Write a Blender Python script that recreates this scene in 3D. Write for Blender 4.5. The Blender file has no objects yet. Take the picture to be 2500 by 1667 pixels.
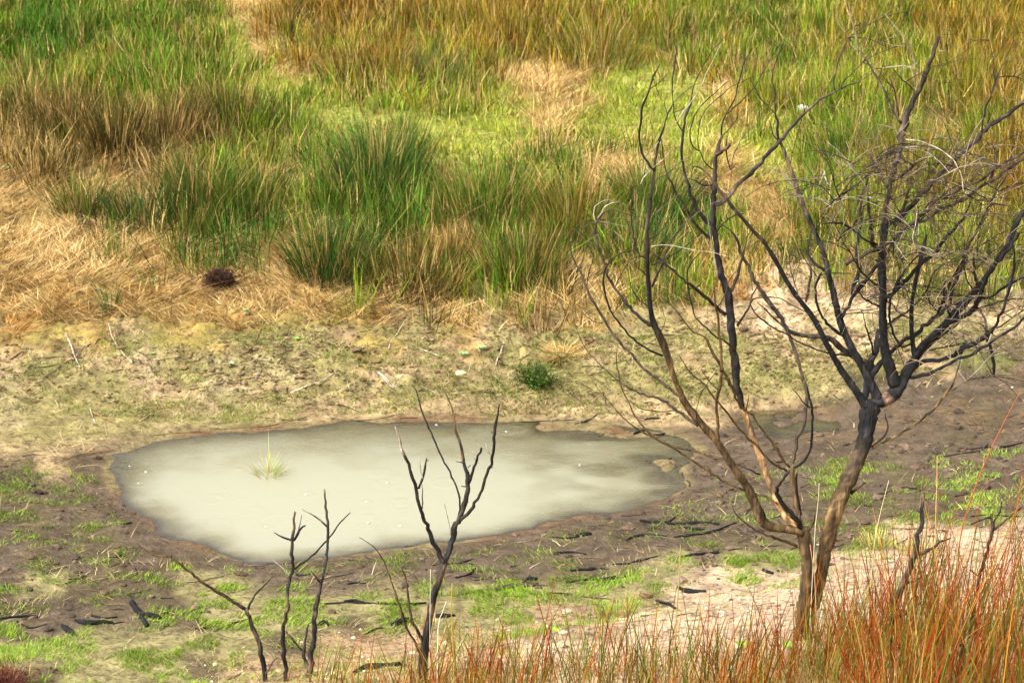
import bpy, math, random
import numpy as np
from mathutils import Vector

# ------------------------------------------------------------------ camera, sky, sun, exposure
scene = bpy.context.scene
C = scene.collection
CAM_H, PITCH, FOCAL = 6.4, math.radians(16.0), 85.0
TANH = 18.0 / FOCAL
cam_d = bpy.data.cameras.new('camera')
cam = bpy.data.objects.new('camera', cam_d); C.objects.link(cam)
cam.location = (0, 0, CAM_H); cam.rotation_euler = (math.pi / 2 - PITCH, 0, 0)
cam_d.lens = FOCAL; cam_d.sensor_width = 36; cam_d.clip_end = 3000; cam_d.clip_start = 0.5
cam_d.dof.use_dof = True; cam_d.dof.focus_distance = 13.6; cam_d.dof.aperture_fstop = 8.5
scene.camera = cam

SUN_EL, SUN_AZ = math.radians(50), math.radians(235)
world = bpy.data.worlds.new('World'); scene.world = world; world.use_nodes = True
wn = world.node_tree; wn.nodes.clear()
wo = wn.nodes.new('ShaderNodeOutputWorld'); bg = wn.nodes.new('ShaderNodeBackground')
sky = wn.nodes.new('ShaderNodeTexSky'); sky.sky_type = 'NISHITA'; sky.sun_disc = False
sky.sun_elevation = SUN_EL; sky.sun_rotation = SUN_AZ
sky.air_density = 1.0; sky.dust_density = 8.0; sky.ozone_density = 1.0
hsv = wn.nodes.new('ShaderNodeHueSaturation'); hsv.inputs['Saturation'].default_value = 0.04
wn.links.new(sky.outputs[0], hsv.inputs['Color']); wn.links.new(hsv.outputs[0], bg.inputs[0])
bg.inputs[1].default_value = 0.15
wn.links.new(bg.outputs[0], wo.inputs[0])
sl = bpy.data.lights.new('sun', 'SUN'); sl.energy = .95; sl.angle = math.radians(32); sl.color = (1, .95, .87)
so = bpy.data.objects.new('sun', sl); C.objects.link(so)
sd_ = Vector((math.sin(SUN_AZ) * math.cos(SUN_EL), math.cos(SUN_AZ) * math.cos(SUN_EL), math.sin(SUN_EL)))
so.rotation_euler = sd_.to_track_quat('Z', 'Y').to_euler(); so.location = (0, 0, 40)
scene.view_settings.view_transform = 'Standard'; scene.view_settings.look = 'None'
scene.view_settings.gamma = 1; scene.view_settings.use_curve_mapping = False
scene.view_settings.exposure = 1.25

rng = np.random.default_rng(7); random.seed(7)

# ------------------------------------------------------------------ helpers: noise, projection, terrain
def _h(ix, iy, seed):
    n = (ix.astype(np.int64) * 374761393 + iy.astype(np.int64) * 668265263 + seed * 974711) & 0x7fffffff
    n = ((n ^ (n >> 13)) * 1274126177) & 0x7fffffff
    return ((n ^ (n >> 16)) & 0xffff) / 65535.0
def vnoise(x, y, seed=0):
    ix = np.floor(x); iy = np.floor(y); fx = x - ix; fy = y - iy
    fx = fx * fx * (3 - 2 * fx); fy = fy * fy * (3 - 2 * fy)
    a = _h(ix, iy, seed); b = _h(ix + 1, iy, seed); c = _h(ix, iy + 1, seed); d = _h(ix + 1, iy + 1, seed)
    return (a + (b - a) * fx) * (1 - fy) + (c + (d - c) * fx) * fy
def fbm(x, y, f, o=3, seed=0):
    r = 0; a = 1; t = 0
    for k in range(o):
        r = r + a * vnoise(x * f + 31.7 * k, y * f - 17.3 * k, seed + k); t += a; a *= .5; f *= 2.03
    return r / t
def sstep(a, b, x):
    t = np.clip((x - a) / (b - a), 0, 1); return t * t * (3 - 2 * t)
def softplus(x, k): return k * np.logaddexp(0, x / k)

CP, SP = math.cos(PITCH), math.sin(PITCH)
def ray(px, py):
    u = (px - 1250) / 1250 * TANH; v = (833.5 - py) / 1250 * TANH
    return np.array([u, CP + v * SP, -SP + v * CP])
def project(x, y, z):
    zz = z - CAM_H
    f = y * CP - zz * SP; up = y * SP + zz * CP
    return 1250 + x / f / TANH * 1250, 833.5 - up / f / TANH * 1250
def at_depth(px, py, Y):
    d = ray(px, py); t = Y / d[1]
    return np.array([d[0] * t, Y, CAM_H + d[2] * t])
def mpp(Y): return (Y / CP) * TANH / 1250      # metres per photo pixel about depth Y

def plane0(px, py):
    d = ray(px, py); t = -CAM_H / d[2]; return d[0] * t, d[1] * t
def polyD(s): return np.array([plane0(a * 1.063, b * 1.063) for a, b in s])
POND = polyD([(250,1078),(262,1045),(330,1020),(450,995),(600,985),(800,968),(1000,962),(1200,965),(1400,972),(1500,985),
  (1570,1008),(1610,1035),(1570,1065),(1562,1092),(1580,1115),(1530,1147),(1440,1168),(1330,1185),(1220,1215),(1100,1240),(960,1258),
  (800,1275),(700,1282),(580,1287),(500,1272),(420,1242),(350,1195),(290,1150),(255,1110)])
PUDDLE = polyD([(1640,965),(1700,948),(1800,936),(1900,940),(1945,965),(1935,995),(1850,1008),(1750,1012),(1680,1000)])
def sdist(P, x, y):
    d = np.full(x.shape, 1e9); ins = np.zeros(x.shape, bool); n = len(P)
    for i in range(n):
        a = P[i]; b = P[(i + 1) % n]; e = b - a; L = e @ e
        t = np.clip(((x - a[0]) * e[0] + (y - a[1]) * e[1]) / L, 0, 1)
        d = np.minimum(d, np.hypot(x - a[0] - t * e[0], y - a[1] - t * e[1]))
        c = ((a[1] > y) != (b[1] > y)) & (x < (b[0] - a[0]) * (y - a[1]) / (b[1] - a[1] + 1e-12) + a[0])
        ins ^= c
    return np.where(ins, -d, d)
def H(x, y, fine=True):
    x = np.asarray(x, float); y = np.asarray(y, float)
    sh = x.shape; x = x.ravel(); y = y.ravel()
    sd = sdist(POND, x, y) + (fbm(x, y, 2.2, 3, 5) - .5) * .20 + (fbm(x, y, 8., 2, 6) - .5) * .09
    out = np.clip(sd, 0, None)
    bed = .062 + .14 * sstep(19.7, 17.6, y + .25 * x) * sstep(2.6, .2, x)  # near side made deeper so its milky colour imitates a white sheen
    h = np.where(sd > 0, .30 * (1 - np.exp(-out / 2.6)), -bed * (1 - np.exp(np.minimum(sd, 0) * (.28 + .5 * sstep(18.8, 17.6, y)) / bed)))
    # drowned hoof mounds in the right half of the pond
    m = sstep(-.9, .5, x + .5 * (y - 18.5)) * sstep(.0, -.15, sd) * sstep(.36, .74, fbm(x, y * 1.2, 2.7, 2, 44)) * .048
    h = h + np.where(sd < 0, m, 0)
    pd = sdist(PUDDLE, x, y)
    w = sstep(.25, -.15, pd)
    h = h * (1 - w) + w * (.030 - .095 * fbm(x, y, 2.8, 2, 90))
    s = ((y - 13.7) - .49 * (x + 2.35)) / 1.114 + (fbm(x, y, .9, 2, 3) - .5) * .35
    h = h + .25 * softplus(-s - .05, .16) - .17 * softplus(-s - 4.5, .5)
    n = softplus(y - 20.9 + (fbm(x, y, .45, 2, 8) - .5) * 1.4, .35)
    h = h + .125 * n - .075 * softplus(y - 25.5, .6)
    far = sstep(21.5, 26, y)
    h = h + far * (fbm(x, y, .35, 3, 14) - .5) * .55
    h = h + sstep(20.4, 21.5, y) * sstep(27, 25, y) * (fbm(x, y, 1.6, 3, 19) - .5) * .16
    hill = .355 * softplus(y - 48, 2.5) - .355 * softplus(y - 205, 12)
    h = h + hill * (1 + .18 * np.clip(x / 90, -1, 1)) + .05 * softplus(np.abs(x) - 30, 4) * (y < 1e9)
    if fine:
        k = sstep(-.1, .25, sd)
        clay = sstep(19.6, 20.6, y) * sstep(27.5, 25.5, y)
        h = h + k * (fbm(x, y, 5.5, 3, 23) - .5) * (.05 + .10 * clay) + k * clay * np.clip(fbm(x, y, 9, 2, 71) - .55, 0, 1) * .15
    return h.reshape(sh)
def ground_at(px, py):
    d = ray(px, py); t = np.concatenate([np.arange(9, 60, .05), np.arange(60, 200, .5)])
    X = d[0] * t; Y = d[1] * t; Z = CAM_H + d[2] * t
    g = Z - H(X, Y); i = int(np.argmax(g < 0))
    f = g[i - 1] / (g[i - 1] - g[i]); tt = t[i - 1] + f * (t[i] - t[i - 1])
    p = d * tt; return np.array([p[0], p[1], float(H(np.array([p[0]]), np.array([p[1]]))[0])])

# what grows and lies where: one letter per cell of ground, 62.5 px a side
MAP = [
 "gGGggggglssooooooooooommommmggmmmommoooo",
 "gGGggggmglsmoooomooooomsslsmmmgmmmmgoooo",
 "gggmgggggllssmmoommssssllllmsmmmmmmmmmoo",
 "gbmmgggmlllllllmmmllssslllllsmmmmmmmmooo",
 "bbbbmsbbbggllllllllllsllllllslllmmgmmmoo",
 "bbbbsbbbbmggglsglllllslllllllllllmmgmmmo",
 "sbbbsbbsmggmsGGgllllglgsssllslllmmmmmmmo",
 "ssbbssbbGGsggGGGGsgGgggssggGsssmmmmgmmso",
 "sssGssbGsGgsggGGGsgggmggsgGGmssmmgmmsmmm",
 "ssssGssGGGssmGGGmmGgmmssmsGGmmsmmsmgmmmm",
 "sssssssssssssGmsmmmGsGmmsGmmsskkmmmmmsmm",
 "SSSssSsssSSSSmmsmbmmmbssmmmskkkkkkkkmmkk",
 "SSSSSSSSSSSSSSSccsscscssccckkkkkkkkccckc",
 "SSSSccSSScccccSSccsccccccccccccckkkcccck",
 "ccccckcckkkkcccccccccccccccccccccccccddd",
 "kccccccckkcccccccccccccccccccccccddddddd",
 "kccccccccccccccccccccccccccccdddddddddvd",
 "ccccccccccccccccccccccddddddddddddvddvdd",
 "dvcvddddddddddddddddddddddddddddvvdvddvd",
 "vdvddddddddddddddddddddddddddvddvvdvdvvd",
 "vvdvvdddddddddddddddddddddddddvdvvdvdvvd",
 "dvdvvddddddddddddddddddddddvvvvvvvvnnnnn",
 "dvddvdvvdddddddvdddddvvdwwwvwwwwnnnnnnnn",
 "vwwvvvvwwwwwwwwwwwwwwwwwwwnnnnnnnnnnnnnn",
 "vvddvdvvwwwwwvwwwwwwwxxxnnnnnnnnnnnnnnnn",
 "wwwwwwwwwwvvxxxxxxxxnnnnnnnnnnnnnnnnnnnn",
 "wvwwwwwvxxxxxxxxxxxxnnnnnnnnnnnnnnnnnnnn"]
MAPC = np.array([[ord(c) for c in (r + r[-1] * 40)[:40]] for r in MAP])
def kind_at(x, y, jit, z=None, up=0):
    if z is None: z = H(x, y, False)
    px, py = project(x, y, z)
    c = px / 62.5 - .5 + rng.normal(0, jit, x.shape); r = (py - up) / 61.74 - .5 + rng.normal(0, jit, x.shape)
    c = np.clip(np.round(c), 0, 39).astype(int); r = np.clip(np.round(r), 0, 26).astype(int)
    return MAPC[r, c]
GCOL = {'l': (.21,.22,.04), 'G': (.045,.04,.015), 'g': (.09,.075,.025), 'o': (.10,.06,.02), 'm': (.10,.07,.025), 'b': (.07,.045,.02),  # litter under the rush kinds coloured darker to imitate shade among the stems
        's': (.30,.20,.07), 'S': (.30,.19,.06), 'c': (.29,.205,.105), 'k': (.38,.27,.16), 'd': (.086,.062,.042), 'v': (.090,.068,.038),
        'w': (.20,.17,.075), 'n': (.42,.295,.19), 'x': (.27,.18,.10)}
GRGB = np.zeros((27, 40, 3))
for r in range(27):
    for c in range(40): GRGB[r, c] = GCOL[chr(MAPC[r, c])]
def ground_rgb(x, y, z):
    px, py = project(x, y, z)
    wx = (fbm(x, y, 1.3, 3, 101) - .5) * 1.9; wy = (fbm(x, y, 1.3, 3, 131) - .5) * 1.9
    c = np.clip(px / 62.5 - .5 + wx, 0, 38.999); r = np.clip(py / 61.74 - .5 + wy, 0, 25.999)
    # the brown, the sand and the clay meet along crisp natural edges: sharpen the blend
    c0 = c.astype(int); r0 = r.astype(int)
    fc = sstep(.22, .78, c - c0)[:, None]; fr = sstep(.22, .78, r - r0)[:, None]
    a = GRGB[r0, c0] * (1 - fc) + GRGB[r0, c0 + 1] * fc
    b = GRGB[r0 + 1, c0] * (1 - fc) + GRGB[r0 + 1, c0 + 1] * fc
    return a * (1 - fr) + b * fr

# ------------------------------------------------------------------ helpers: objects
def tag(o, label=None, cat=None, group=None, kind=None):
    if label: o['label'] = label
    if cat: o['category'] = cat
    if group: o['group'] = group
    if kind: o['kind'] = kind
    return o
def mesh_obj(name, V, F, mat, col=None, parent=None, smooth=True, loc=None):
    """V (n,3), F list of polys or (m,3)/(m,4) array, col (n,3)"""
    me = bpy.data.meshes.new(name)
    V = np.asarray(V, np.float32)
    if isinstance(F, np.ndarray):
        k = F.shape[1]; m = len(F)
        me.vertices.add(len(V)); me.vertices.foreach_set('co', V.ravel())
        me.loops.add(m * k); me.loops.foreach_set('vertex_index', F.astype(np.int32).ravel())
        me.polygons.add(m); me.polygons.foreach_set('loop_start', np.arange(0, m * k, k, dtype=np.int32))
        me.polygons.foreach_set('loop_total', np.full(m, k, np.int32))
    else:
        me.from_pydata(V.tolist(), [], F)
    me.polygons.foreach_set('use_smooth', np.full(len(me.polygons), smooth))
    me.update(calc_edges=True)
    if col is not None:
        a = me.color_attributes.new('Col', 'FLOAT_COLOR', 'POINT')
        c = np.ones((len(V), 4), np.float32); c[:, :3] = col; a.data.foreach_set('color', c.ravel())
    me.materials.append(mat)
    o = bpy.data.objects.new(name, me); C.objects.link(o)
    if parent is not None: o.parent = parent
    if loc is not None: o.location = loc
    return o
def empty(name, loc):
    o = bpy.data.objects.new(name, None); C.objects.link(o); o.location = loc; o.empty_display_size = .2; return o

def N(nt, t, **kw):
    n = nt.nodes.new(t)
    for k, v in kw.items(): setattr(n, k, v)
    return n
def base_mat(name):
    m = bpy.data.materials.new(name); m.use_nodes = True; nt = m.node_tree; nt.nodes.clear()
    out = N(nt, 'ShaderNodeOutputMaterial'); b = N(nt, 'ShaderNodeBsdfPrincipled')
    nt.links.new(b.outputs[0], out.inputs[0]); return m, nt, b, out
def attr_mat(name, rough=.8, spec=.3, var=.35, scale=30., bump=0., bscale=60., stretch=(1, 1, 1), dark=(.02,.016,.012), patch=0., pscale=5.):
    m, nt, b, out = base_mat(name)
    at = N(nt, 'ShaderNodeAttribute', attribute_name='Col')
    tc = N(nt, 'ShaderNodeTexCoord'); mp = N(nt, 'ShaderNodeMapping'); mp.inputs['Scale'].default_value = stretch
    nt.links.new(tc.outputs['Object'], mp.inputs[0])
    nz = N(nt, 'ShaderNodeTexNoise'); nz.inputs['Scale'].default_value = scale; nz.inputs['Detail'].default_value = 5
    nt.links.new(mp.outputs[0], nz.inputs[0])
    mr = N(nt, 'ShaderNodeMapRange'); mr.inputs[1].default_value = .25; mr.inputs[2].default_value = .75
    mr.inputs[3].default_value = 1 - var; mr.inputs[4].default_value = 1 + var
    nt.links.new(nz.outputs[0], mr.inputs[0])
    mx = N(nt, 'ShaderNodeVectorMath', operation='SCALE')
    nt.links.new(at.outputs['Color'], mx.inputs[0]); nt.links.new(mr.outputs[0], mx.inputs['Scale'])
    src = mx.outputs[0]
    if patch > 0:
        n2 = N(nt, 'ShaderNodeTexNoise'); n2.inputs['Scale'].default_value = pscale; n2.inputs['Detail'].default_value = 6
        nt.links.new(mp.outputs[0], n2.inputs[0])
        m2 = N(nt, 'ShaderNodeMapRange'); m2.inputs[1].default_value = .54; m2.inputs[2].default_value = .62; m2.inputs[4].default_value = patch
        nt.links.new(n2.outputs[0], m2.inputs[0])
        mc = N(nt, 'ShaderNodeMix', data_type='RGBA'); nt.links.new(m2.outputs[0], mc.inputs[0])
        nt.links.new(src, mc.inputs[6]); mc.inputs[7].default_value = (*dark, 1); src = mc.outputs[2]
    nt.links.new(src, b.inputs['Base Color'])
    b.inputs['Roughness'].default_value = rough; b.inputs['Specular IOR Level'].default_value = spec
    if bump > 0:
        nb = N(nt, 'ShaderNodeTexNoise'); nb.inputs['Scale'].default_value = bscale; nb.inputs['Detail'].default_value = 6
        nt.links.new(mp.outputs[0], nb.inputs[0]); bp = N(nt, 'ShaderNodeBump'); bp.inputs['Distance'].default_value = bump
        bp.inputs['Strength'].default_value = 1
        nt.links.new(nb.outputs[0], bp.inputs['Height']); nt.links.new(bp.outputs[0], b.inputs['Normal'])
    return m
M_ground = attr_mat('earth', .85, .08, .38, 9, .03, 22, patch=.7, pscale=19, dark=(.085,.06,.03))
M_bark = attr_mat('bark', .75, .10, .6, 26, .02, 70, (1, 1, .16), patch=.5, pscale=9, dark=(.02,.017,.015))
M_char = attr_mat('charred_wood', .7, .12, .5, 40, .008, 90, (1, 1, .5))
M_blade = attr_mat('grass_blade', .6, .04, .15, 3)
M_straw = attr_mat('dry_straw', .7, .06, .2, 5)
M_stone = attr_mat('stone', .8, .3, .3, 30, .01, 50)

# ------------------------------------------------------------------ the ground sheet
def axis(lo, a, b, hi, step_f, grow):
    core = [a]
    while core[-1] < b: core.append(core[-1] + step_f(core[-1]))
    up = [core[-1]]; s = step_f(core[-1])
    while up[-1] < hi: s *= grow; up.append(up[-1] + s)
    dn = [core[0]]; s = step_f(core[0])
    while dn[-1] > lo: s *= grow; dn.append(dn[-1] - s)
    return np.array(dn[:0:-1] + core + up[1:])
xs = axis(-420, -6.2, 6.2, 420, lambda v: .036, 1.07)
ys = axis(-60, 11.0, 44, 700, lambda v: .034 if v < 24 else .034 + (v - 24) * .006, 1.09)
X, Y = np.meshgrid(xs, ys); Z = H(X, Y)
nx, ny = len(xs), len(ys)
xf, yf, zf = X.ravel(), Y.ravel(), Z.ravel()
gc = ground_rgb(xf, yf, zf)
wood = sstep(58, 70, yf)[:, None]; gc = gc * (1 - wood) + np.array([.045, .055, .018]) * wood   # scrub covered hill beyond
n1 = fbm(xf, yf, 3.1, 3, 200)[:, None]; n2 = fbm(xf, yf, 11, 2, 220)[:, None]
gc = gc * (.72 + .56 * n1) * (.75 + .5 * n2)
cly = (sstep(640, 760, project(xf, yf, zf)[1]) * sstep(1110, 1040, project(xf, yf, zf)[1]) * sstep(.52, .66, fbm(xf, yf, 5.2, 4, 260)))[:, None] * .5
gc = gc * (1 - cly) + np.array([.15, .095, .045]) * cly
# film of green algae and moss on the clay bank and damp brown rim round the water
pxp, pyp = project(xf, yf, zf)
mossz = sstep(680, 800, pyp) * sstep(1120, 1050, pyp)
moss = (mossz * sstep(.38, .62, fbm(xf, yf, 2.4, 5, 300) + .17 * sstep(850, 1000, pyp)))[:, None] * .45
moss = moss * (1 - .6 * sstep(1700, 2100, pxp)[:, None] * sstep(800, 700, pyp)[:, None]) * (1 - sstep(950, 990, pyp - .0)[:, None] * sstep(600, 800, pxp)[:, None]) * (1 - (sstep(1900, 2200, pxp) * sstep(900, 930, pyp))[:, None])
gc = gc * (1 - moss) + moss * np.array([.125, .145, .028]) * (.6 + .8 * n2)
sdp = sdist(POND, xf, yf)
rim = (sstep(.55, .05, sdp) * .75 * sstep(20.0, 18.9, yf))[:, None]
under = sstep(.10, .0, sdp)[:, None]; mot = sstep(.38, .62, fbm(xf, yf, 2.3, 3, 333))[:, None]
gc = gc * (1 - rim) + rim * np.array([.092, .064, .042]) * (.7 + .6 * n2)
gc = gc * (1 - under) + under * (np.array([.13, .075, .038]) * mot + np.array([.17, .13, .06]) * (1 - mot))
i = np.arange(nx * ny).reshape(ny, nx)
F = np.stack([i[:-1, :-1], i[:-1, 1:], i[1:, 1:], i[1:, :-1]], -1).reshape(-1, 4)
g = mesh_obj('ground', np.stack([xf, yf, zf], 1), F, M_ground, gc); tag(g, kind='structure')

# ------------------------------------------------------------------ water
wx0, wx1, wy0, wy1 = -3.9, 4.2, 15.9, 21.2
wxs = np.arange(wx0, wx1, .017); wys = np.arange(wy0, wy1, .021)
WX, WY = np.meshgrid(wxs, wys); wxf, wyf = WX.ravel(), WY.ravel()
wz = (fbm(wxf, wyf, 9, 2, 400) - .5) * .0007 + (fbm(wxf, wyf * 1.6, 30, 2, 410) - .5) * .0004
rings = []
for k in range(90):
    cx = rng.uniform(-3.2, 3.0); cy = rng.uniform(16.3, 20.0); R = rng.uniform(.015, .11); a = .0018 * math.exp(-R / .10)
    rings.append((cx, cy, R))
    ii = np.nonzero((np.abs(wxf - cx) < R + .08) & (np.abs(wyf - cy) < R + .08))[0]
    r = np.hypot(wxf[ii] - cx, wyf[ii] - cy)
    wz[ii] += a * np.exp(-((r - R) / .028) ** 2) * np.cos((r - R) / .0115)
depth = np.clip(-H(wxf, wyf), 0, 1)
nx2, ny2 = len(wxs), len(wys); i = np.arange(nx2 * ny2).reshape(ny2, nx2)
keep = (H(wxf, wyf) < .04).reshape(ny2, nx2)
F = np.stack([i[:-1, :-1], i[:-1, 1:], i[1:, 1:], i[1:, :-1]], -1)[(keep[:-1, :-1] | keep[1:, 1:])].reshape(-1, 4)
use = np.unique(F); remap = np.full(nx2 * ny2, -1); remap[use] = np.arange(len(use))
mw, nt, b, out = base_mat('muddy_water'); nt.nodes.remove(b)
at = N(nt, 'ShaderNodeAttribute', attribute_name='Col'); sep = N(nt, 'ShaderNodeSeparateColor'); nt.links.new(at.outputs['Color'], sep.inputs[0])
tr = N(nt, 'ShaderNodeBsdfTransparent'); tr.inputs[0].default_value = (.92, .86, .66, 1)
df = N(nt, 'ShaderNodeBsdfDiffuse'); df.inputs[0].default_value = (.285, .27, .175, 1)
gl = N(nt, 'ShaderNodeBsdfGlossy'); gl.inputs['Roughness'].default_value = .04; gl.inputs[0].default_value = (1, 1, 1, 1)
# silt plumes, olive brown shallows; milkier deep water also stands in for sky sheen
tp = N(nt, 'ShaderNodeTexCoord'); np_ = N(nt, 'ShaderNodeTexNoise'); np_.inputs['Scale'].default_value = 1.7; np_.inputs['Detail'].default_value = 4; nt.links.new(tp.outputs['Object'], np_.inputs[0])
md_ = N(nt, 'ShaderNodeMath', operation='MULTIPLY_ADD'); nt.links.new(sep.outputs[1], md_.inputs[0]); md_.inputs[1].default_value = 5.0; nt.links.new(np_.outputs[0], md_.inputs[2])
ms_ = N(nt, 'ShaderNodeMapRange'); ms_.inputs[1].default_value = .62; ms_.inputs[2].default_value = 1.20; nt.links.new(md_.outputs[0], ms_.inputs[0])
mc_ = N(nt, 'ShaderNodeMix', data_type='RGBA'); mc_.inputs[6].default_value = (.185, .155, .065, 1); mc_.inputs[7].default_value = (.31, .295, .195, 1)
nt.links.new(ms_.outputs[0], mc_.inputs[0]); nt.links.new(mc_.outputs[2], df.inputs[0])
mx = N(nt, 'ShaderNodeMixShader'); nt.links.new(sep.outputs[0], mx.inputs[0]); nt.links.new(tr.outputs[0], mx.inputs[1]); nt.links.new(df.outputs[0], mx.inputs[2])
tc = N(nt, 'ShaderNodeTexCoord'); mp = N(nt, 'ShaderNodeMapping'); mp.inputs['Scale'].default_value = (1, 1.5, 1); nt.links.new(tc.outputs['Object'], mp.inputs[0])
nz = N(nt, 'ShaderNodeTexNoise'); nz.inputs['Scale'].default_value = 26; nz.inputs['Detail'].default_value = 3; nt.links.new(mp.outputs[0], nz.inputs[0])
bp = N(nt, 'ShaderNodeBump'); bp.inputs['Distance'].default_value = .0018; bp.inputs['Strength'].default_value = .7; nt.links.new(nz.outputs[0], bp.inputs['Height'])
fr = N(nt, 'ShaderNodeFresnel'); fr.inputs[0].default_value = 1.75
nt.links.new(bp.outputs[0], fr.inputs['Normal']); nt.links.new(bp.outputs[0], gl.inputs['Normal'])
mf = N(nt, 'ShaderNodeMixShader'); nt.links.new(fr.outputs[0], mf.inputs[0]); nt.links.new(mx.outputs[0], mf.inputs[1]); nt.links.new(gl.outputs[0], mf.inputs[2])
nt.links.new(mf.outputs[0], out.inputs[0])
turb = 1 - np.exp(-depth / .068)
tcx = np.stack([np.clip(turb, 0, 1), depth, depth], 1)
wobj = mesh_obj('pond_water', np.stack([wxf, wyf, wz], 1)[use], remap[F], mw, tcx[use]); tag(wobj, kind='structure')

# ------------------------------------------------------------------ grass blades
def blades(P, h, az, lean, curve, w, cb, ct, segs=2, tw=None, flat=0.):
    """tapered bent strips. lean/curve in units of height; returns V, F(tri), C"""
    n = len(P); dx, dy = np.cos(az), np.sin(az)
    tw = rng.uniform(0, np.pi, n) if tw is None else tw
    wx, wy = np.cos(tw), np.sin(tw)
    Vs, Cs = [], []
    for k in range(segs):
        t = k / segs
        o = (lean * t + curve * t * t) * h
        zz = h * t * (1 - flat * t)
        c = P + np.stack([dx * o, dy * o, zz], 1)
        ww = (w * (1 - .55 * t) / 2)[:, None] * np.stack([wx, wy, 0 * wx], 1)
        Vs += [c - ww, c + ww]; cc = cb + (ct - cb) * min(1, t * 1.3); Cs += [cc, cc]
    o = (lean + curve) * h
    Vs.append(P + np.stack([dx * o, dy * o, h * (1 - flat)], 1)); Cs.append(ct)
    L = 2 * segs + 1
    V = np.stack(Vs, 1).reshape(-1, 3); Cc = np.stack(Cs, 1).reshape(-1, 3)
    b = (np.arange(n) * L)[:, None]; f = []
    for k in range(segs - 1):
        q = 2 * k; f += [b + [q, q + 1, q + 3], b + [q, q + 3, q + 2]]
    q = 2 * (segs - 1); f.append(b + [q, q + 1, q + 2])
    return V, np.concatenate(f), Cc
def join(parts):
    V, F, Cc, o = [], [], [], 0
    for v, f, c in parts:
        V.append(v); F.append(f + o); Cc.append(c); o += len(v)
    return np.concatenate(V), np.concatenate(F), np.concatenate(Cc)
def view_pts(n, y0, y1, mar=1.12):
    y = np.sqrt(rng.uniform(y0 * y0, y1 * y1, n)); x = rng.uniform(-1, 1, n) * (y * 1.04 * TANH * mar + .3)
    return x, y

PAL = {'G': [(.022,.095,.012),(.04,.13,.013),(.08,.17,.012),(.13,.17,.016)], 'g': [(.06,.16,.009),(.11,.20,.010),(.035,.115,.009),(.17,.18,.012)],
       'o': [(.25,.105,.010),(.22,.16,.014),(.12,.15,.012),(.28,.17,.02),(.15,.17,.012),(.18,.075,.01)], 'm': [(.10,.20,.010),(.18,.22,.014),(.05,.13,.008),(.26,.13,.012),(.14,.22,.012)],
       'b': [(.10,.06,.012),(.06,.055,.010),(.17,.095,.02),(.05,.07,.012)], 's': [(.50,.32,.10),(.40,.24,.07),(.20,.18,.03)],
       'l': [(.20,.27,.018),(.28,.27,.03),(.14,.20,.018)]}
HGT = {'G': .50, 'g': .40, 'o': .46, 'm': .40, 'b': .44, 's': .24, 'l': .16}
def rush_field(ncl, y0, y1, per):
    x, y = view_pts(ncl, y0, y1); kd = kind_at(x, y, .6, None, 34)
    parts = []
    for ch in 'Ggombsl':
        s = kd == ord(ch)
        frac = {'s': .40, 'l': .14}.get(ch, 1.); s &= rng.random(ncl) < frac
        if not s.any(): continue
        cx, cy = x[s], y[s]; n = len(cx)
        dens = fbm(cx, cy, .8, 2, 500); ok = rng.random(n) < (.35 + 1.1 * dens); cx, cy = cx[ok], cy[ok]; n = len(cx)
        big = (.62 + .75 * fbm(cx, cy, .9, 2, 520)) * rng.uniform(.75, 1.2, n)
        per_b = int(per * {'s': .5, 'l': .6}.get(ch, 1.)); pal = np.array(PAL[ch])
        tint = pal[rng.integers(0, len(pal), n)]; bri = rng.uniform(.5, 1.5, n) * (.6 + .8 * fbm(cx, cy, 1.6, 2, 540))
        idx = np.repeat(np.arange(n), per_b); m = len(idx)
        a = rng.uniform(0, 2 * np.pi, m); rr = np.abs(rng.normal(0, .12, m)) * (.6 + big[idx] * .6)
        bx = cx[idx] + np.cos(a) * rr; by = cy[idx] + np.sin(a) * rr
        P = np.stack([bx, by, H(bx, by, False) - .03], 1)
        h = HGT[ch] * big[idx] * rng.uniform(.45, 1.12, m)
        az = a + rng.normal(0, .6, m); wild = rng.random(m) < .12; lean = np.clip(rr * 1.4 + rng.normal(0, .18, m) + wild * rng.normal(0, .5, m), -.9, 1.1); cur = np.abs(rng.normal(.03, .15 + .3 * wild, m))
        c = (tint[idx] * .75 + pal[rng.integers(0, len(pal), m)] * .25) * .96 * bri[idx][:, None]
        dry = rng.random(m) < {'G': .05, 'g': .12, 'o': .12, 'm': .14, 'b': .22, 's': .7, 'l': .15}[ch] * rng.choice([.4, 1, 3], n)[idx]
        c[dry] = np.array([.42, .28, .10]); c *= rng.choice([.4, .7, 1., 1.25, 1.9], m)[:, None] * rng.uniform(.85, 1.15, m)[:, None]
        cb = c * .6 + np.array([.06, .045, .012]) * .4  # dead-leaf brown at the blade feet, darkened to stand in for clump shade
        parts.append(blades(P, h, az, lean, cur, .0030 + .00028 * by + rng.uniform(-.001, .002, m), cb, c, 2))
    return join(parts)
V, F, Cc = rush_field(12500, 21.8, 46, 31)
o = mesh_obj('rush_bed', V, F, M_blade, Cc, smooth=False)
tag(o, 'dense field of green and rust coloured rushes covering the far slope', 'rushes', kind='stuff')

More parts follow.
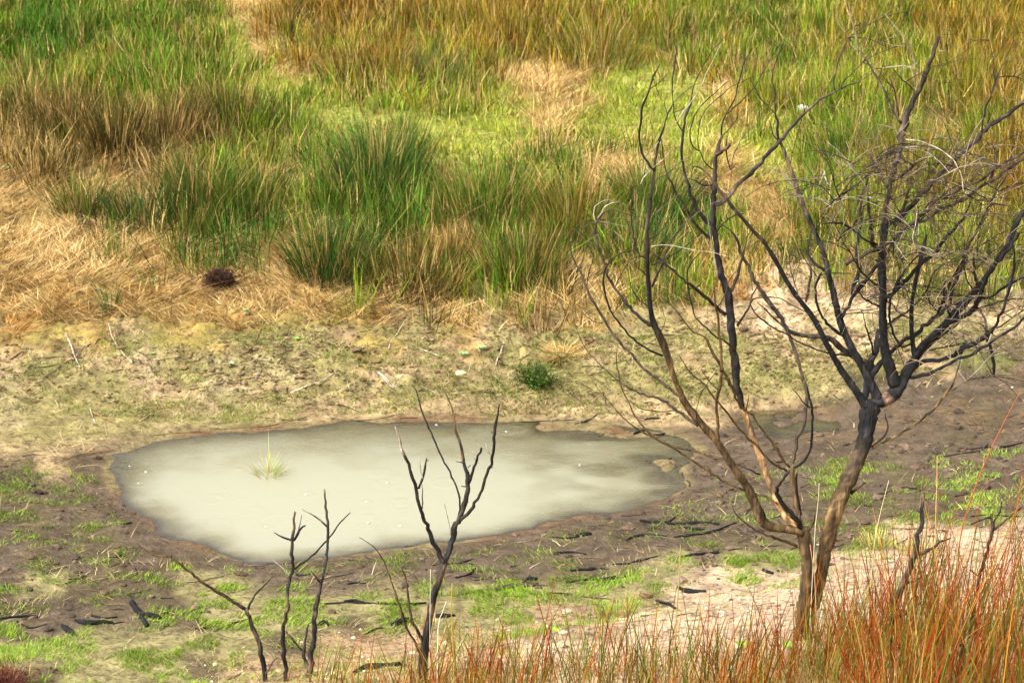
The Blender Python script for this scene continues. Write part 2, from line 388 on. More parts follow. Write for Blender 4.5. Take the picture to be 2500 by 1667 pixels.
def carpet(name, label, cat, n, y0, y1, dens, hgt, pal, w, leanr, seed, mat, flat=0., jit=.5, segs=2, clus=2.2, thr=(.35, .6)):
    x, y = view_pts(n, y0, y1); kd = kind_at(x, y, jit)
    p = np.zeros(n)
    for ch, d in dens.items(): p[kd == ord(ch)] = d
    p = p * sstep(thr[0], thr[1], fbm(x, y, clus, 3, seed)) * (H(x, y, False) > .02)
    s = rng.random(n) < p; x, y = x[s], y[s]; n = len(x)
    P = np.stack([x, y, H(x, y) - .006], 1); pal = np.array(pal)
    c = pal[rng.integers(0, len(pal), n)] * rng.uniform(.7, 1.3, n)[:, None]
    # the tint drifts from patch to patch
    c = c * (.8 + .4 * fbm(x, y, 1.1, 2, seed + 9))[:, None]
    h = rng.uniform(.5, 1.2, n) * hgt * (.6 + .8 * fbm(x, y, 2.5, 2, seed + 5))
    fl = fbm(x, y, .9, 2, seed + 7) * 12
    az = fl + rng.normal(0, 1.0, n)
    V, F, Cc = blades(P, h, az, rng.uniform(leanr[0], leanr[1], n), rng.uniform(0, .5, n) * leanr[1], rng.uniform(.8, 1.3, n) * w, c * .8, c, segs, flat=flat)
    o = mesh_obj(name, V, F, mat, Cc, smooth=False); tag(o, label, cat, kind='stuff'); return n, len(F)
stats = [('rush', len(F))]
stats.append(carpet('dry_grass', 'flattened golden dry grass matted over the middle of the far bank', 'grass', 380000, 21.8, 38,
    {'s': .9, 'S': 1., 'k': .05, 'c': .09, 'b': .35, 'm': .2, 'G': .15, 'g': .12, 'o': .2}, .15, [(.56,.36,.13),(.46,.27,.085),(.62,.46,.21),(.21,.11,.035)], .0075, (.5, 2.0), 600, M_straw, .15, .4, 2, 2.2, (.18, .42)))
stats.append(carpet('lime_grass', 'short yellow green grass in the clearing among the rushes', 'grass', 170000, 25, 46,
    {'l': 1., 'g': .35, 'm': .2, 's': .12, 'o': .1}, .11, [(.24,.30,.014),(.33,.33,.03),(.15,.22,.012),(.42,.35,.10)], .012, (.1, .7), 640, M_blade, 0, .5, 2, 1.2, (.15, .45)))
stats.append(carpet('bank_grass', 'thin green grass film growing over the clay of the far bank', 'grass', 230000, 19.8, 26,
    {'c': .62, 'k': .1, 's': .1, 'S': .06, 'd': .04}, .028, [(.12,.17,.022),(.18,.21,.03),(.28,.25,.08),(.09,.12,.02)], .007, (.1, 1.), 700, M_blade, 0, .4, 1, 2.6, (.40, .60)))
stats.append(carpet('shore_grass', 'short olive green grass fringing the far side of the pond', 'grass', 90000, 19.7, 21.8,
    {'c': .9, 'k': .3}, .034, [(.12,.16,.02),(.17,.20,.03),(.24,.19,.07),(.09,.11,.02)], .006, (.1, 1.2), 705, M_blade, 0, .3, 2, 3.0, (.30, .55)))
stats.append(carpet('straw_litter', 'pale straw scraps scattered over the clay bank and the mud', 'straw', 60000, 13, 27,
    {'c': .35, 'k': .25, 's': .5, 'S': .5, 'd': .12, 'v': .15}, .05, [(.45,.32,.15),(.36,.22,.10),(.55,.45,.25)], .006, (1.5, 4.), 720, M_straw, .3, .4, 2, 1.5, (.3, .6)))
stats.append(carpet('fresh_grass', 'bright fresh green grass sprouting in bands on the dark mud', 'grass', 560000, 12.2, 18.5,
    {'w': .95, 'v': .6, 'd': .12, 'n': .01, 'x': .25}, .036, [(.17,.32,.016),(.23,.38,.02),(.13,.25,.014),(.36,.38,.08)], .0042, (.2, 1.1), 740, M_blade, 0, .35, 2, 5.0, (.47, .60)))
stats.append(carpet('dry_stubble', 'thin dry stubble along the foot of the sandy bank', 'grass', 60000, 11.5, 17,
    {'w': .35, 'n': .12, 'v': .12, 'x': .9}, .05, [(.55,.42,.2),(.45,.36,.15),(.35,.30,.1)], .0035, (.5, 2.), 760, M_straw, .2, .5, 2, 1.6, (.4, .6)))

# ------------------------------------------------------------------ foreground rust-red rushes
def front_rushes():
    n = 16000
    y = rng.uniform(9.9, 13.3, n); x = rng.uniform(-1, 1, n) * (y * .24 + .3)
    z = H(x, y, False); px, py = project(x, y, z); px = px / 1.063; py = py / 1.063
    top = np.interp(px, [-50, 600, 760, 1000, 1400, 1700, 1850, 1950, 2352], [1800, 1660, 1560, 1520, 1500, 1500, 1450, 1400, 1370])
    d = np.interp(px, [-50, 600, 760, 1000, 1400, 1750, 1900, 2000, 2352], [.04, .07, .26, .34, .30, .30, .42, .46, .42])
    p = d * sstep(-30, 90, py - top) * (.25 + 1.3 * sstep(.35, .65, fbm(x, y, 3.5, 2, 800)))
    s = rng.random(n) < p; x, y, z, px = x[s], y[s], z[s], px[s]; n = len(x)
    pal = np.array([(.38,.055,.012),(.28,.060,.012),(.46,.17,.018),(.22,.19,.02),(.11,.17,.02),(.50,.32,.09)])
    wgt = np.array([.28, .20, .17, .12, .15, .08]); k = rng.choice(6, n, p=wgt)
    grn = (fbm(x, y, 2.2, 2, 820) > .58) & (rng.random(n) < .5); k[grn] = 4
    c = pal[k] * rng.uniform(.35, 1.25, n)[:, None]
    base = c * .45 + np.array([.10, .09, .02]) * .5  # self-shadow painted into the stem feet as a darker colour
    hh = np.interp(px, [0, 700, 1300, 1700, 1850, 2100, 2352], [.30, .42, .54, .52, .50, .88, .98]) * rng.choice([1., 1., .75, .55, 1.12], n) * rng.uniform(.6, 1.1, n)
    P = np.stack([x, y, z - .02], 1)
    az = rng.normal(.1, .9, n) ; sgn = rng.random(n) < .3; az[sgn] += np.pi
    lean = rng.uniform(-.02, .32, n); cur = np.abs(rng.normal(0, .16, n)); wv = rng.uniform(.0035, .0085, n)
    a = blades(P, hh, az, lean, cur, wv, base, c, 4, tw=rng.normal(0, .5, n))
    b2 = blades(P, hh, az, lean, cur, wv, base, c, 4, tw=rng.normal(1.57, .4, n))
    # dead leaf litter and short green blades at their feet
    m = 14000; q = rng.integers(0, n, m); bx = x[q] + rng.normal(0, .08, m); by = y[q] + rng.normal(0, .08, m)
    c2 = np.array([(.45,.20,.05),(.30,.12,.03),(.20,.24,.04),(.50,.36,.14)])[rng.integers(0, 4, m)] * rng.uniform(.6, 1.2, m)[:, None]
    a3 = blades(np.stack([bx, by, H(bx, by, False) - .01], 1), rng.uniform(.05, .22, m), rng.uniform(0, 6.28, m), rng.uniform(.1, 1.1, m), rng.uniform(0, .8, m), np.full(m, .004), c2 * .7, c2, 3)
    return join([a, b2, a3])
V, F, Cc = front_rushes(); stats.append(('front', len(F)))
o = mesh_obj('red_rushes', V, F, M_blade, Cc, smooth=False)
tag(o, 'rust red and green rush stems crowding the sandy bank in front', 'rushes', kind='stuff')

# ------------------------------------------------------------------ scattered lumps and litter
def ico():
    p = (1 + 5 ** .5) / 2
    v = np.array([(-1,p,0),(1,p,0),(-1,-p,0),(1,-p,0),(0,-1,p),(0,1,p),(0,-1,-p),(0,1,-p),(p,0,-1),(p,0,1),(-p,0,-1),(-p,0,1)], float); v /= np.linalg.norm(v[0])
    f = np.array([(0,11,5),(0,5,1),(0,1,7),(0,7,10),(0,10,11),(1,5,9),(5,11,4),(11,10,2),(10,7,6),(7,1,8),(3,9,4),(3,4,2),(3,2,6),(3,6,8),(3,8,9),(4,9,5),(2,4,11),(6,2,10),(8,6,7),(9,8,1)])
    return v, f
IV, IF = ico()
def lumps(x, y, r, col, flat=.55, sink=.2):
    n = len(x); v = IV[None] * rng.uniform(.6, 1.35, (n, 12, 1)) * r[:, None, None] * np.stack([rng.uniform(.8, 1.4, n), rng.uniform(.7, 1.2, n), np.full(n, flat)], 1)[:, None, :]
    v = v + np.stack([x, y, H(x, y) + r * sink], 1)[:, None, :]
    f = IF[None] + (np.arange(n) * 12)[:, None, None]
    return v.reshape(-1, 3), f.reshape(-1, 3), np.repeat(col, 12, 0) * rng.uniform(.8, 1.2, (n * 12, 1))
x, y = view_pts(40000, 19.95, 25); kd = kind_at(x, y, .4)
s = ((kd == ord('c')) | (kd == ord('k'))) & (rng.random(len(x)) < .1 + sstep(.5, .65, fbm(x, y, 1.7, 3, 901))); x, y = x[s], y[s]
c = np.array([(.20,.13,.065),(.28,.20,.10),(.12,.08,.04),(.20,.17,.06)])[rng.integers(0, 4, len(x))]
V, F, Cc = lumps(x, y, rng.gamma(2, .0045, len(x)) + .005, c); stats.append(('clods', len(F)))
o = mesh_obj('soil_clods', V, F, M_ground, Cc, smooth=False); tag(o, 'broken clods of earth strewn over the trampled clay bank', 'soil', kind='stuff')
x, y = view_pts(12000, 13, 20); kd = kind_at(x, y, .3)
s = ((kd == ord('d')) | (kd == ord('v'))) & (sdist(POND, x, y) > .06) & (rng.random(len(x)) < .1 + .6 * sstep(.5, .65, fbm(x, y, 2.1, 3, 911))); x, y = x[s], y[s]
V, F, Cc = lumps(x, y, rng.gamma(2, .006, len(x)) + .004, np.array([(.11,.07,.045),(.15,.10,.07),(.06,.045,.035)])[rng.integers(0, 3, len(x))], .5); stats.append(('crumbs', len(F)))
o = mesh_obj('mud_crumbs', V, F, M_ground, Cc, smooth=False); tag(o, 'small dark crumbs of mud round the pond rim', 'mud', kind='stuff')
x, y = view_pts(9000, 11, 16.5); kd = kind_at(x, y, .3); s = ((kd == ord('n')) | (kd == ord('x'))) & (rng.random(len(x)) < .6); x, y = x[s], y[s]
V, F, Cc = lumps(x, y, rng.gamma(1.6, .0035, len(x)) + .002, np.array([(.5,.38,.25),(.30,.2,.12),(.10,.07,.05),(.55,.45,.34)])[rng.integers(0, 4, len(x))], .6); stats.append(('grit', len(F)))
o = mesh_obj('sand_grit', V, F, M_stone, Cc, smooth=False); tag(o, 'coarse grit and bark crumbs lying on the pale sand', 'gravel', kind='stuff')
def litter(n, y0, y1, kinds, ln, w, pal, seed, thr=(.4, .65)):
    x, y = view_pts(n, y0, y1); kd = kind_at(x, y, .4)
    s = np.isin(kd, [ord(k) for k in kinds]) & (rng.random(n) < sstep(thr[0], thr[1], fbm(x, y, 1.2, 2, seed))) & (H(x, y, False) > -.01); x, y = x[s], y[s]; n = len(x)
    a = rng.normal(0, .9, n); L = rng.uniform(.3, 1.3, n) * ln; ex = x + np.cos(a) * L; ey = y + np.sin(a) * L
    mxx = (x + ex) / 2 + rng.normal(0, .08, n) * L; my = (y + ey) / 2 + rng.normal(0, .08, n) * L
    pts = [np.stack([q, r, H(q, r) + w * .7 + rng.uniform(0, .012, n)], 1) for q, r in ((x, y), (mxx, my), (ex, ey))]
    c = np.array(pal)[rng.integers(0, len(pal), n)]; ww = w * rng.uniform(.6, 1.5, n)
    V = []; 
    for k, p in enumerate(pts):
        f = (1, .85, .35)[k]
        for q in range(3):
            t = q * 2.094; V.append(p + (ww * f)[:, None] * np.stack([-np.sin(a) * math.cos(t), np.cos(a) * math.cos(t), np.full(n, math.sin(t))], 1))
    V = np.stack(V, 1); b = (np.arange(n) * 9)[:, None]; f = []
    for k in range(2):
        for q in range(3):
            A = k * 3 + q; B = k * 3 + (q + 1) % 3; f += [b + [A, B, B + 3], b + [A, B + 3, A + 3]]
    f.append(b + [0, 2, 1])
    return V.reshape(-1, 3), np.concatenate(f), np.repeat(c, 9, 0)
V, F, Cc = litter(1400, 13, 19.5, 'dvw', .16, .0042, [(.03,.025,.022),(.08,.055,.04),(.16,.11,.075)], 930); stats.append(('litter', len(F)))
o = mesh_obj('burnt_litter', V, F, M_char, Cc); tag(o, 'charred twig litter scattered over the mud beside the pond', 'twigs', kind='stuff')
V, F, Cc = litter(2200, 20.1, 26.5, 'ck', .22, .0045, [(.12,.075,.05),(.25,.17,.09),(.06,.04,.03),(.45,.33,.18)], 940, (.3, .6)); stats.append(('litter2', len(F)))
o = mesh_obj('bank_litter', V, F, M_bark, Cc); tag(o, 'dead stems and twig litter lying on the clay bank', 'twigs', kind='stuff')

# ------------------------------------------------------------------ branches: traced stems, each a tapered tube with its own depth
TILE = {'A': (1900, 1100, 3.135), 'B': (1500, 900, 3.92), 'C': (1700, 600, 3.92), 'D': (1380, 450, 3.92), 'E': (1500, 100, 3.92), 'F': (2000, 600, 3.92),
        'G': (2000, 300, 3.92), 'H': (2000, 0, 3.92), 'I': (0, 900, 2.0444), 'J': (600, 900, 2.0444), 'K': (1350, 700, 1.6217), 'P': (0, 0, 1.),
        'O': (0, 600, 2.352), 'R': (800, 600, 2.352)}
def parse(txt):
    out = []
    for ln in txt.strip().splitlines():
        ln = ln.strip()
        if not ln or ln[0] == '#': continue
        head, body = ln.split(':'); hd = head.split()
        name, par, dd, fl = hd[0], hd[1], float(hd[2]), (hd[3] if len(hd) > 3 else '')
        tile = 'P'; pts = []
        for tok in body.split():
            if tok in TILE: tile = tok; continue
            q = [float(v) for v in tok.split(',')]; ox, oy, s = TILE[tile]
            pts.append([q[0] / s + ox, q[1] / s + oy, q[2] / s if len(q) > 2 else None])
        ws = [(k, p[2]) for k, p in enumerate(pts) if p[2] is not None]
        kk = [a for a, _ in ws]; vv = [b for _, b in ws]
        for k, p in enumerate(pts): p[2] = float(np.interp(k, kk, vv))
        out.append((name, par, dd, fl, np.array(pts)))
    return out
def catmull(P, step):
    """resample rows of P (any columns) with a Catmull-Rom spline"""
    P = np.asarray(P, float)
    if len(P) < 3:
        n = max(3, int(np.linalg.norm(P[1, :3] - P[0, :3]) / step)); t = np.linspace(0, 1, n)[:, None]; return P[0] * (1 - t) + P[1] * t
    Q = np.vstack([2 * P[0] - P[1], P, 2 * P[-1] - P[-2]]); out = []
    for k in range(1, len(Q) - 2):
        n = max(1, int(round(np.linalg.norm(Q[k + 1, :3] - Q[k, :3]) / step)))
        for j in range(n):
            t = j / n
            out.append(.5 * ((2 * Q[k]) + (-Q[k - 1] + Q[k + 1]) * t + (2 * Q[k - 1] - 5 * Q[k] + 4 * Q[k + 1] - Q[k + 2]) * t * t + (-Q[k - 1] + 3 * Q[k] - 3 * Q[k + 1] + Q[k + 2]) * t ** 3))
    out.append(Q[-2]); return np.array(out)
def tube(P, r, n, rough=.12, seed=0):
    P = np.asarray(P, float); m = len(P); T = np.gradient(P, axis=0); T /= np.linalg.norm(T, axis=1)[:, None] + 1e-9
    a = np.array([0, 1, 0.]) if abs(T[0][1]) < .8 else np.array([1., 0, 0]); V = []
    u = np.cross(T[0], a); u /= np.linalg.norm(u); ph = np.arange(n) * 2 * np.pi / n
    for k in range(m):
        u = u - T[k] * (u @ T[k]); u /= np.linalg.norm(u) + 1e-9; v = np.cross(T[k], u)
        fl = 1 + rough * (np.sin(ph * 2 + seed + k * .21) * .5 + np.sin(ph * 3 + seed * 2 - k * .13) * .5) + rng.normal(0, rough * .35, n)
        rr = r[k] * fl
        V.append(P[k] + rr[:, None] * (np.cos(ph)[:, None] * u + np.sin(ph)[:, None] * v))
    V.append(P[:1] - T[:1] * r[0] * .3); V.append(P[-1:] + T[-1:] * r[-1] * .6)
    V = np.concatenate(V); F = []
    for k in range(m - 1):
        for j in range(n):
            F.append((k * n + j, k * n + (j + 1) % n, (k + 1) * n + (j + 1) % n, (k + 1) * n + j))
    for j in range(n):
        F.append((m * n, (j + 1) % n, j)); F.append((m * n + 1, (m - 1) * n + j, (m - 1) * n + (j + 1) % n))
    return V, F
BROWN = np.array([.13, .080, .034]); CHAR = np.array([.013, .0125, .0125]); GREYB = np.array([.085, .06, .042]); PALE = np.array([.52, .43, .33]); TAN = np.array([.22, .16, .105]); ORANGE = np.array([.30, .17, .075])
FLAG = {'k': CHAR, 'b': BROWN, 'g': GREYB, 'p': PALE, 't': TAN, 'o': ORANGE, 'y': np.array([.25, .17, .06])}
def tree_colour(px, py, w, fl):
    n = len(px); f = sstep(1215, 1050, py + 0 * px); up = sstep(700, 480, py)
    c = BROWN[None] * (1 - f)[:, None] + CHAR[None] * 1.25 * f[:, None]
    left = sstep(2050, 1800, px)[:, None] * sstep(760, 900, py)[:, None]
    c = c * (1 - left) + (BROWN * .9) * left
    c = c * (1 - up[:, None]) + (GREYB * .8) * up[:, None]
    thin = sstep(6, 2.5, w)[:, None] * .75; c = c * (1 - thin) + (TAN * .55 + GREYB * .35) * thin
    for ch in fl:
        if ch in FLAG: c = c * .12 + FLAG[ch] * .88
    k = (np.hypot(px - 2160, (py - 972) * 1.3) < 12)[:, None] * .8; c = c * (1 - k * .7) + np.array([.30, .18, .11]) * k * .7
    return c
def grow(root_name, txt, baseY, label, cat, colour, group=None, nth=None, min_r=.0014, rooted=True, twigs=0, part1='trunk', seed=1):
    items = parse(txt); made = {}; info = []
    p0 = items[0][4][0]; gY = baseY
    b = at_depth(p0[0], p0[1], gY); gz = float(H(np.array([b[0]]), np.array([gY]))[0])
    root = empty(root_name, (b[0], gY, gz)); tag(root, label, cat, group)
    R = np.array([b[0], gY, gz])
    for q, (name, par, dd, fl, pts) in enumerate(items):
        if par == '-': Y0 = gY
        else:
            pp = made[par]; k = int(np.argmin(np.hypot(pp['px'][:, 0] - pts[0][0], pp['px'][:, 1] - pts[0][1]))); Y0 = pp['Y'][k]
        L = np.concatenate([[0], np.cumsum(np.hypot(np.diff(pts[:, 0]), np.diff(pts[:, 1])))]); L /= L[-1]
        Yk = Y0 + dd * L + .05 * np.sin(L * 7 + q) * abs(dd)
        W = [];
        for (px, py, w), yy in zip(pts, Yk):
            W.append([*at_depth(px, py, yy), max(w * mpp(yy) / 2 * (.86 if root_name == 'burnt_tree' and w < 26 else .95), min_r), px, py, w])
        W = np.array(W)
        if par == '-' and rooted and q == 0:
            if W[0, 2] > gz + .01:
                W = np.vstack([[W[0, 0] - .01, W[0, 1], gz - .08, W[0, 3] * 1.15, W[0, 4], W[0, 5] + 30, W[0, 6] * 1.1], W])
            else: W[0, 2] = gz - .05
        big = W[0, 3] > .02
        S = catmull(W, .022 if big else .03); S[:, 3] = np.maximum(S[:, 3], min_r)
        amp = np.minimum(S[:, 3] * .35, .004)[:, None]
        S[:, :3] += rng.normal(0, 1, (len(S), 3)) * amp * (0 if big else 1)
        S[:, 3] *= 1 + .10 * np.sin(np.arange(len(S)) * 1.1 + q) * (rng.random(len(S)) < .5)
        ns = 14 if big else (8 if S[0, 3] > .008 else 5)
        V, F = tube(S[:, :3] - R, S[:, 3], ns, .16 if big else .1, q)
        col = colour(S[:, 4], S[:, 5], S[:, 6], fl)
        col = np.vstack([np.repeat(col, ns, 0), col[:1], col[-1:]]) * rng.uniform(.85, 1.15, (len(V), 1))
        ang = fbm(V[:, 0] * 60 + q, V[:, 1] * 60 + V[:, 2] * 5, 1., 4, 77)[:, None]; big2 = fbm(V[:, 0] * 7 + 9 + q, V[:, 2] * 5 + V[:, 1] * 7, 1., 3, 78)[:, None]
        k = sstep(.50, .56, ang * .6 + big2 * .45) * .85 * (fl != 'p') * (.5 if (root_name == 'burnt_tree' and pts[0][1] > 900 and pts[0][0] < 2000) else 1); col = col * (1 - k) + CHAR * 1.5 * k
        k = sstep(.57, .66, fbm(V[:, 0] * 46 + 3, V[:, 1] * 46 + V[:, 2] * 9, 1., 2, 79))[:, None] * .7 * (S[0, 3] > .012); col = col * (1 + 1.6 * k)
        wpx = pts[0][2]
        if par == '-' and q == 0: nm, P_ = part1, root
        elif wpx >= 7.0 or par == '-' or made[par]['lvl'] == 0: nm, P_ = ('limb' if wpx > 20 else 'branch'), root
        else: nm, P_ = 'twig', made[par]['part']
        o = mesh_obj(nm, V, F, M_char if (col.mean() < .03) else M_bark, col, parent=P_)
        made[name] = dict(px=S[:, 4:6], Y=S[:, 1], lvl=0 if (q == 0) else 1, part=o if P_ is root else P_, S=S)
    # fine twigs too small to trace
    names = [k for k in made if made[k]['S'][:, 4].mean() > 1980] or list(made)
    for k in range(twigs):
        m = made[names[rng.integers(len(names))]]; S = m['S']; i0 = rng.integers(len(S) // 3, len(S))
        if S[i0, 5] > 940 or (S[i0, 5] < 380 and k % 3): continue
        p = S[i0, :3].copy(); d = np.array([rng.normal(.15, .8), rng.normal(0, .5), rng.uniform(.0, 1.)]); d /= np.linalg.norm(d)
        L = rng.uniform(.14, .55); st = []; 
        for j in range(6):
            st.append(p.copy()); p = p + d * L / 5; d = d + np.array([rng.normal(.06, .12), rng.normal(0, .12), -rng.uniform(.02, .30)]); d /= np.linalg.norm(d)
        st = np.array(st); r = np.linspace(rng.uniform(.0022, .0036), .0012, 6)
        V, F = tube(st - R, r, 4, .1, k)
        V = [V]; F = list(F); off = len(V[0])
        for sh in range(rng.integers(1, 4)):
            j0 = rng.integers(1, 4); p2 = st[j0].copy(); d2 = (st[j0 + 1] - st[j0]); d2 = d2 / np.linalg.norm(d2) + rng.normal(0, .7, 3); d2 /= np.linalg.norm(d2); s2 = []
            for j in range(4):
                s2.append(p2.copy()); p2 = p2 + d2 * L * .16; d2 = d2 + rng.normal(0, .22, 3) - np.array([0, 0, .08]); d2 /= np.linalg.norm(d2)
            v2, f2 = tube(np.array(s2) - R, np.linspace(r[j0] * .8, .001, 4), 4, .1, k); V.append(v2); F += [tuple(q_ + off for q_ in t_) for t_ in f2]; off += len(v2)
        V = np.concatenate(V)
        c = [PALE * .7, TAN * 1.1, TAN * .8, GREYB, GREYB * .8, CHAR * 1.6][rng.integers(6)]
        mesh_obj('twig', V, F, M_bark, np.tile(c, (len(V), 1)), parent=m['part'])
    return root, made

